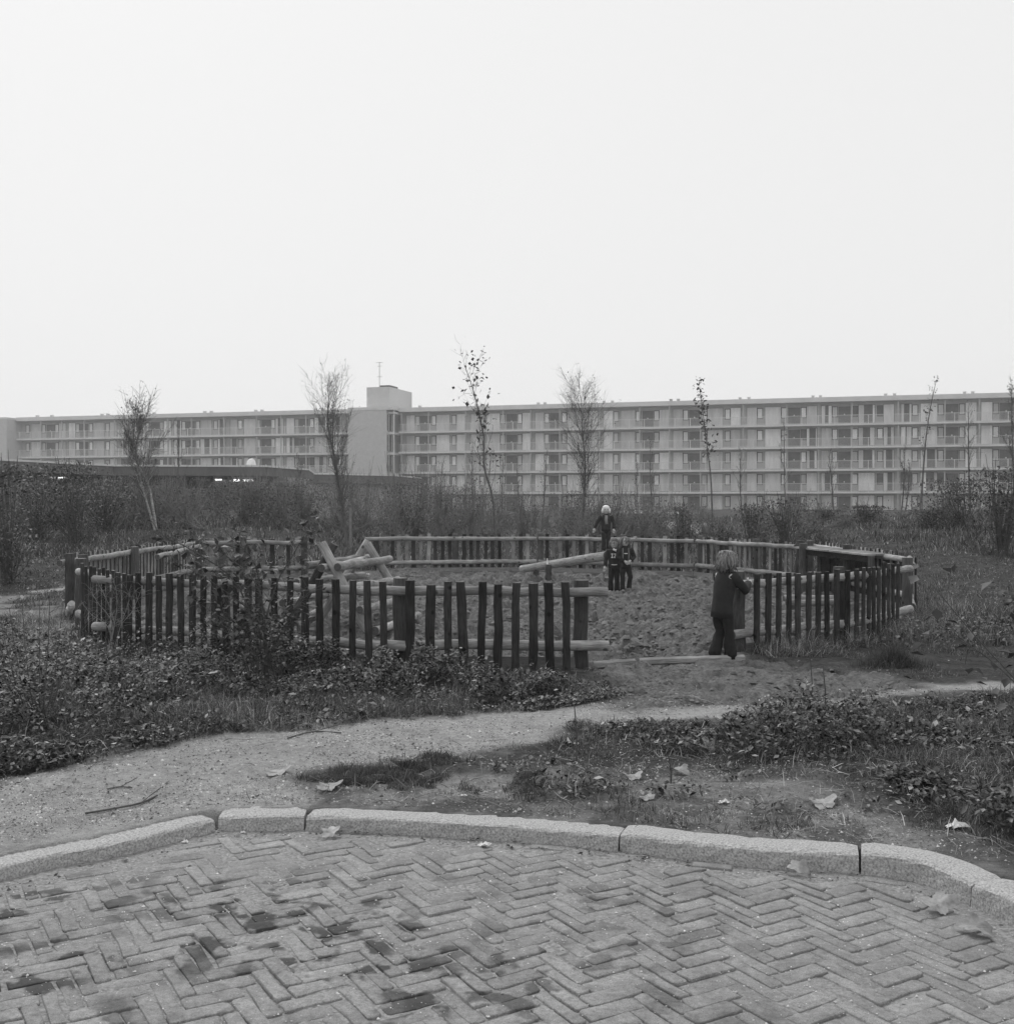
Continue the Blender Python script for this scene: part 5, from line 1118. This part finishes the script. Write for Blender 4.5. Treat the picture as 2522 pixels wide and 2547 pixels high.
m_wallr = M('recessed_wall', .34, .44, 1.5, .9); m_colm = M('grey_column', .38, .46, 2, .9); m_curt = M('white_curtain', .6, .75, 6, .8)
Z4 = 2.5; ST = 2.8; WALL = -1.35
slabs = [Z4 + ST * k for k in range(4)]
def wing(label, w0, w1, A=40.3, groundf=True):
    root = thing('apartment_building', tuple(wp((w0 + w1) / 2, 0, 0)), label, 'building')
    mb = MB(); wbox(mb, w0, w1, WALL - 9, WALL, -.5, 13.75); mb.build('wall', m_wallr, root)
    mb = MB(); wbox(mb, w0, w1, WALL - 9.3, .05, 13.72, 14.3); mb.build('roof', m_conc, root)
    for z in slabs:
        mb = MB(); wbox(mb, w0, w1, WALL + .003, 0, z - .13, z + .13); mb.build('gallery_slab', m_conc, root)
        mb = MB(); wbox(mb, w0, w1, -.09, -.05, z + 1.12, z + 1.16)
        x = w0 + .05
        while x < w1: wbox(mb, x, x + .022, -.08, -.06, z + .17, z + 1.12); x += .13
        wbox(mb, w0, w1, -.085, -.055, z + .2, z + .23); x = w0 + .6
        while x < w1 - .1: wbox(mb, x, x + .075, -.045, .012, z - .05, z + 1.17); x += 1.97
        mb.build('railing', m_rail, root)
    k0 = int(math.floor((w0 - A) / 9.25)) - 1; win = []; doors = []; cols = []
    for k in range(k0, k0 + 30):
        c = A + 9.25 * k; sg = 1
        base, sg = (c, 1) if k % 2 == 0 else (c + 9.25, -1)
        def seg(a, b): x0, x1 = base + sg * a, base + sg * b; return (min(x0, x1), max(x0, x1))
        for cu in (0., 3.85, 9.2):
            x0, x1 = seg(cu - .0, cu + .13)
            if x0 > w0 and x1 < w1: cols.append((x0, x1))
        for fl in range(-1, 4):
            z = (slabs[fl] if fl >= 0 else Z4 - ST)
            for (a, b, ty) in ((.25, 1.5, 'P'), (1.62, 2.15, 'S'), (2.3, 3.75, 'D'), (4.0, 4.55, 'S'), (4.68, 6.6, 'P'), (6.95, 7.5, 'S'), (7.62, 8.85, 'P')):
                x0, x1 = seg(a, b)
                if x0 < w0 + .1 or x1 > w1 - .1: continue
                if ty == 'D': doors.append((x0, x1, z, fl))
                else: win.append((x0, x1, z, fl, ty))
    seen = set()
    for (x0, x1) in cols:
        key = round(x0, 1)
        if key in seen or round(x0 + .13, 1) in seen or round(x0 - .1, 1) in seen: continue
        seen.add(key); mb = MB(); wbox(mb, x0, x1, -.34, -.12, -.5, 13.7); mb.build('column', m_colm, root)
    win.sort(key=lambda q: (-(q[3] >= 0), -(q[0]))); rest = MB(); restp = MB()
    rsd = random.Random(5)
    for i, (x0, x1, z, fl, ty) in enumerate(win):
        tv = rsd.random(); zb, zt_ = (z + .2, z + 2.45) if ty == 'P' else (z + 1.05, z + 2.25)
        fm = MB() if i < 100 else rest; pm = MB() if i < 100 else restp; pm.tint = tv; fm.tint = tv
        t = .035 if ty == 'P' else .085
        wbox(fm, x0, x1, WALL + .003, WALL + .05, zb - t, zb); wbox(fm, x0, x1, WALL + .003, WALL + .05, zt_, zt_ + t)
        wbox(fm, x0 - t, x0, WALL + .003, WALL + .052, zb - t, zt_ + t); wbox(fm, x1, x1 + t, WALL + .003, WALL + .052, zb - t, zt_ + t)
        wbox(pm, x0 + .002, x1 - .002, WALL + .002, WALL + .03, zb + .002, zt_ - .002)
        dark = rsd.random() < (.14 if ty == 'P' else .12); mt_ = (m_door if dark else (m_panel if ty == 'P' else m_glass))
        if ty == 'P' and rsd.random() < .12:
            wbox(pm, x0 + .1, x0 + .4, WALL + .031, WALL + .04, zb + .9, zb + 1.6)
        if i < 100:
            f = fm.build('window', m_frame, root)
            if ty == 'P' and rsd.random() < .45:
                pm.build('pane', m_door, f); cw = (x1 - x0) * rsd.uniform(.2, .42); zt2 = zb + .9 * rsd.random()
                for (c0, c1) in ((x0 + .02, x0 + .02 + cw), (x1 - .02 - cw * rsd.uniform(.3, 1.1), x1 - .02)):
                    cm = MB(); cm.tint = rsd.random(); wbox(cm, c0, c1, WALL + .031, WALL + .045, zb + .02, zt_ - .02); cm.build('curtain', m_panel, f)
            else: pm.build('pane', mt_, f)
    if rest.v:
        f = rest.build('windows', m_frame, root); f['kind'] = 'stuff'; restp.build('panes', m_panel, f)
    for (x0, x1, z, fl) in doors:
        mb = MB(); wbox(mb, x0, x1, WALL + .003, WALL + .04, z + .14, z + 2.3); d = mb.build('door', m_door, root)
        mb = MB(); wbox(mb, x0 + .65, x0 + .78, WALL + .041, WALL + .1, z + 1.25, z + 1.4); mb.build('door_lamp', m_curt, d)
    return root
wing('long four gallery block of flats right of the blank stair tower', -15.6, 76)
wing('left part of the gallery flats behind the low pavilion', -79, -22.3)
tw = thing('stair_tower', tuple(wp(-19, 0, 0)), 'pale blank brick stair tower with lift housing between the two wings of flats', 'tower')
mb = MB(); wbox(mb, -22.25, -16.6, -8, 2.0, -.5, 13.9); mb.build('wall', m_wallb, tw)
mb = MB(); wbox(mb, -22.3, -15.65, -8.05, 2.06, 13.9, 14.32); mb.build('roof', m_conc, tw)
for k in range(5):
    z = Z4 - ST + ST * k
    mb = MB(); wbox(mb, -16.59, -15.7, -1.3, 1.4, z + 2.5, z + 2.78); mb.build('landing_slab', m_conc, tw)
    mb = MB(); wbox(mb, -16.58, -16.5, -.2, 1.6, z + .2, z + 2.4); wd = mb.build('stair_opening_shade', m_door, tw)  # dark panel painted in place of the shaded opening of the open stairwell
    mb = MB(); wbox(mb, -16.49, -16.44, .3, .42, z + .2, z + 2.4); wbox(mb, -16.49, -16.44, 1.3, 1.42, z + .2, z + 2.4); mb.build('opening_bar', m_curt, wd)
mb = MB(); wbox(mb, -15.9, -15.75, 1.1, 1.3, -.5, 13.88); mb.build('column', m_conc, tw)
mb = MB(); wbox(mb, -20.9, -17.5, -9.9, -1.2, 14.32, 17.4); mb.build('lift_housing', m_wallb, tw)
mb = MB(); wbox(mb, -19.4, -17.9, -5.4, -2.4, 17.403, 17.75); mb.build('vent_cap', m_frame, tw)
mb = MB(); mb.tube([wp(-19.3, -2, 17.4), wp(-19.3, -2, 21.0)], .035, 6)
for z, l in ((20.9, .5), (20.4, .35), (18.9, .4)): wbox(mb, -19.3 - l, -19.3 + l, -2.02, -1.98, z, z + .04)
mb.build('antenna', m_frame, tw)
ew = thing('end_tower', tuple(wp(-82, 0, 0)), 'pale blank end block of the flats at the left edge of the photo', 'tower')
mb = MB(); wbox(mb, -90, -79.05, -9, 2, -.5, 13.9); mb.build('wall', m_wallb, ew); mb = MB(); wbox(mb, -90.05, -79, -9.05, 2.05, 13.9, 14.2); mb.build('roof', m_conc, ew)
vents = [153, 230, 497, 528, 748, 775, 1045, 1080, 1317, 1350, 1635, 1672]
vx = [v / 2.1256 for v in vents] + [700 + v / 1.913 for v in (634, 905, 938, 1203, 1235, 1519, 1559, 1841, 1876)] + [1600 + v / 2.075 for v in (130, 168, 490, 536, 871, 910, 1250, 1297, 1663, 1706)]
ordn = ['first', 'second', 'third', 'fourth', 'fifth', 'sixth', 'seventh', 'eighth', 'ninth', 'tenth', 'eleventh', 'twelfth', 'thirteenth', 'fourteenth', 'fifteenth', 'sixteenth', 'seventeenth', 'eighteenth', 'nineteenth']
nl = sum(v < 900 for v in vx)
for i, v in enumerate(vx):
    t = (v - CX) / F; X = 148.61 * t / (1 + .2945 * t); w = X * 1.0425
    right = v > 900; k = i - nl if right else i
    root = thing('roof_vent', tuple(wp(w, -2, 14.3)), f'small square roof vent, {ordn[k]} from the {"stair tower" if right else "left end"} on the {"right" if right else "left"} wing', 'vent', 'small square vents on the roof of the flats')
    mb = MB(); wbox(mb, w - .17, w + .17, -2.3, -1.9, 14.3, 14.66); mb.build('housing', m_wallb, root); mb = MB(); wbox(mb, w - .21, w + .21, -2.34, -1.86, 14.66, 14.74); mb.build('cap', m_conc, root)

# ------------------------------------------------------------------ low pavilion
m_fasc = M('dark_fascia', .12, .17, 1, .8); m_pavw = M('pavilion_wall', .26, .34, 3, .9); m_pglass = M('dark_window_band', .05, .09, .5, .2, spec=.5)
m_lit, n_, l_, b_ = new_mat('fluorescent_tube'); b_.inputs['Emission Color'].default_value = (1, 1, 1, 1); b_.inputs['Emission Strength'].default_value = 2.2; b_.inputs['Base Color'].default_value = g3(.8)
pv = thing('pavilion', (-16, 56, 0), 'low flat roofed pavilion with dark fascia and lit ceiling lamps at the left', 'building')
def prism(mb, poly, z0, z1):
    n = len(poly); V = [(x, y, z0) for x, y in poly] + [(x, y, z1) for x, y in poly]
    mb.add(V, [tuple(range(n - 1, -1, -1)), tuple(range(n, 2 * n))] + [(i, (i + 1) % n, (i + 1) % n + n, i + n) for i in range(n)])
def inset(poly, d):
    c = np.mean(poly, 0); return [tuple(np.array(p) + (c - np.array(p)) / np.linalg.norm(c - np.array(p)) * d) for p in poly]
pts = []
def RX(px, Y): return ((px - CX) / F * Y, Y)
PV = [RX(-200, 40), RX(0, 46.3), RX(282, 54.5), RX(659, 55.5), RX(767, 62), (-12.5, 72), (-34, 72), (-34, 44)]
mb = MB(); prism(mb, PV, 2.80, 3.24); mb.build('fascia', m_fasc, pv); mb = MB(); prism(mb, inset(PV, -.06), 3.243, 3.33); mb.build('roof_edge', m_conc, pv)
IN = inset(PV, .7); mb = MB(); prism(mb, IN, -.3, 2.0 if False else 1.05); mb.build('wall', m_pavw, pv)
# interior: posts, dark back wall, ceiling lamps behind a window band
mb = MB(); prism(mb, inset(PV, 4.5), 1.05, 2.79); mb.build('inner_wall', m_pglass, pv)
mb = MB(); a = np.array(IN[0]); b = np.array(IN[1]); mb.box(((a[0] + b[0]) / 2, (a[1] + b[1]) / 2, 1.92), (np.linalg.norm(b - a) / 2 + 1.4, .12, .86), (np.r_[(b - a) / np.linalg.norm(b - a), 0], np.r_[-(b - a)[1], (b - a)[0], 0] / np.linalg.norm(b - a), ZU)); mb.build('brick_panel', m_pavw, pv)
a = np.array(RX(700, 56.6)); b = np.array(RX(765, 62.2)); dn = (b - a) / np.linalg.norm(b - a)
mb = MB(); mb.box(((a[0] + b[0]) / 2, (a[1] + b[1]) / 2, 1.92), (np.linalg.norm(b - a) / 2, .12, .86), (np.r_[dn, 0], np.array([-dn[1], dn[0], 0]), ZU)); mb.build('brick_panel', m_pavw, pv)
for px, Y in ((262, 54.6), (290, 55.2), (395, 55.9), (529, 56), (600, 56), (655, 56.2), (170, 51.5)):
    X, _ = RX(px, Y); mb = MB(); mb.box((X, Y, 1.92), (.06, .06, .86)); mb.build('window_post', m_frame if px not in (262, 600) else m_conc, pv)
for (x0, x1, Y, n) in ((85, 165, 53, 1), (268, 292, 58, 1), (424, 455, 59, 1), (504, 552, 58.5, 3), (583, 630, 58.5, 3)):
    for k in range(n):
        yy = Y + k * .9; a, _ = RX(x0, yy); b, _ = RX(x1, yy); mb = MB(); mb.box(((a + b) / 2, yy, 2.66 - k * .02), (abs(b - a) / 2, .07, .03)); mb.build('ceiling_lamp', m_lit, pv)
X, Y = RX(626, 58); mb = MB(); mb.ball((X, Y, 3.45), (.25, .25, .32), 12, 8); mb.tube([(X, Y, 3.3), (X, Y, 3.5)], .24, 12); mb.build('roof_dome', m_curt, pv)
pw = thing('annex', (-10, 74, 0), 'low annex with a dark fascia between the pavilion and the stair tower foot', 'building')
AN = [RX(773, 70), RX(980, 75), (-6.5, 84), (-13, 82)]
mb = MB(); prism(mb, AN, 2.65, 3.2); mb.build('fascia', m_fasc, pw); mb = MB(); prism(mb, inset(AN, -.06), 3.203, 3.28); mb.build('roof_edge', m_conc, pw); mb = MB(); prism(mb, inset(AN, .4), -.3, 2.64); mb.build('wall', m_pavw, pw)

# ------------------------------------------------------------------ haze
mh = bpy.data.materials.new('haze_air'); mh.use_nodes = True; hn = mh.node_tree; hn.nodes.remove(hn.nodes['Principled BSDF'])
pvn = hn.nodes.new('ShaderNodeVolumePrincipled'); pvn.inputs['Color'].default_value = g3(1.0); pvn.inputs['Density'].default_value = .0009; pvn.inputs['Anisotropy'].default_value = .3
hn.links.new(pvn.outputs[0], hn.nodes['Material Output'].inputs['Volume'])
mb = MB(); mb.box((0, 95, 11.5), (170, 130, 13.2)); hz = mb.build('haze', mh); hz['kind'] = 'stuff'; hz['label'] = 'thin grey autumn haze between the camera and the flats'; hz['category'] = 'haze'
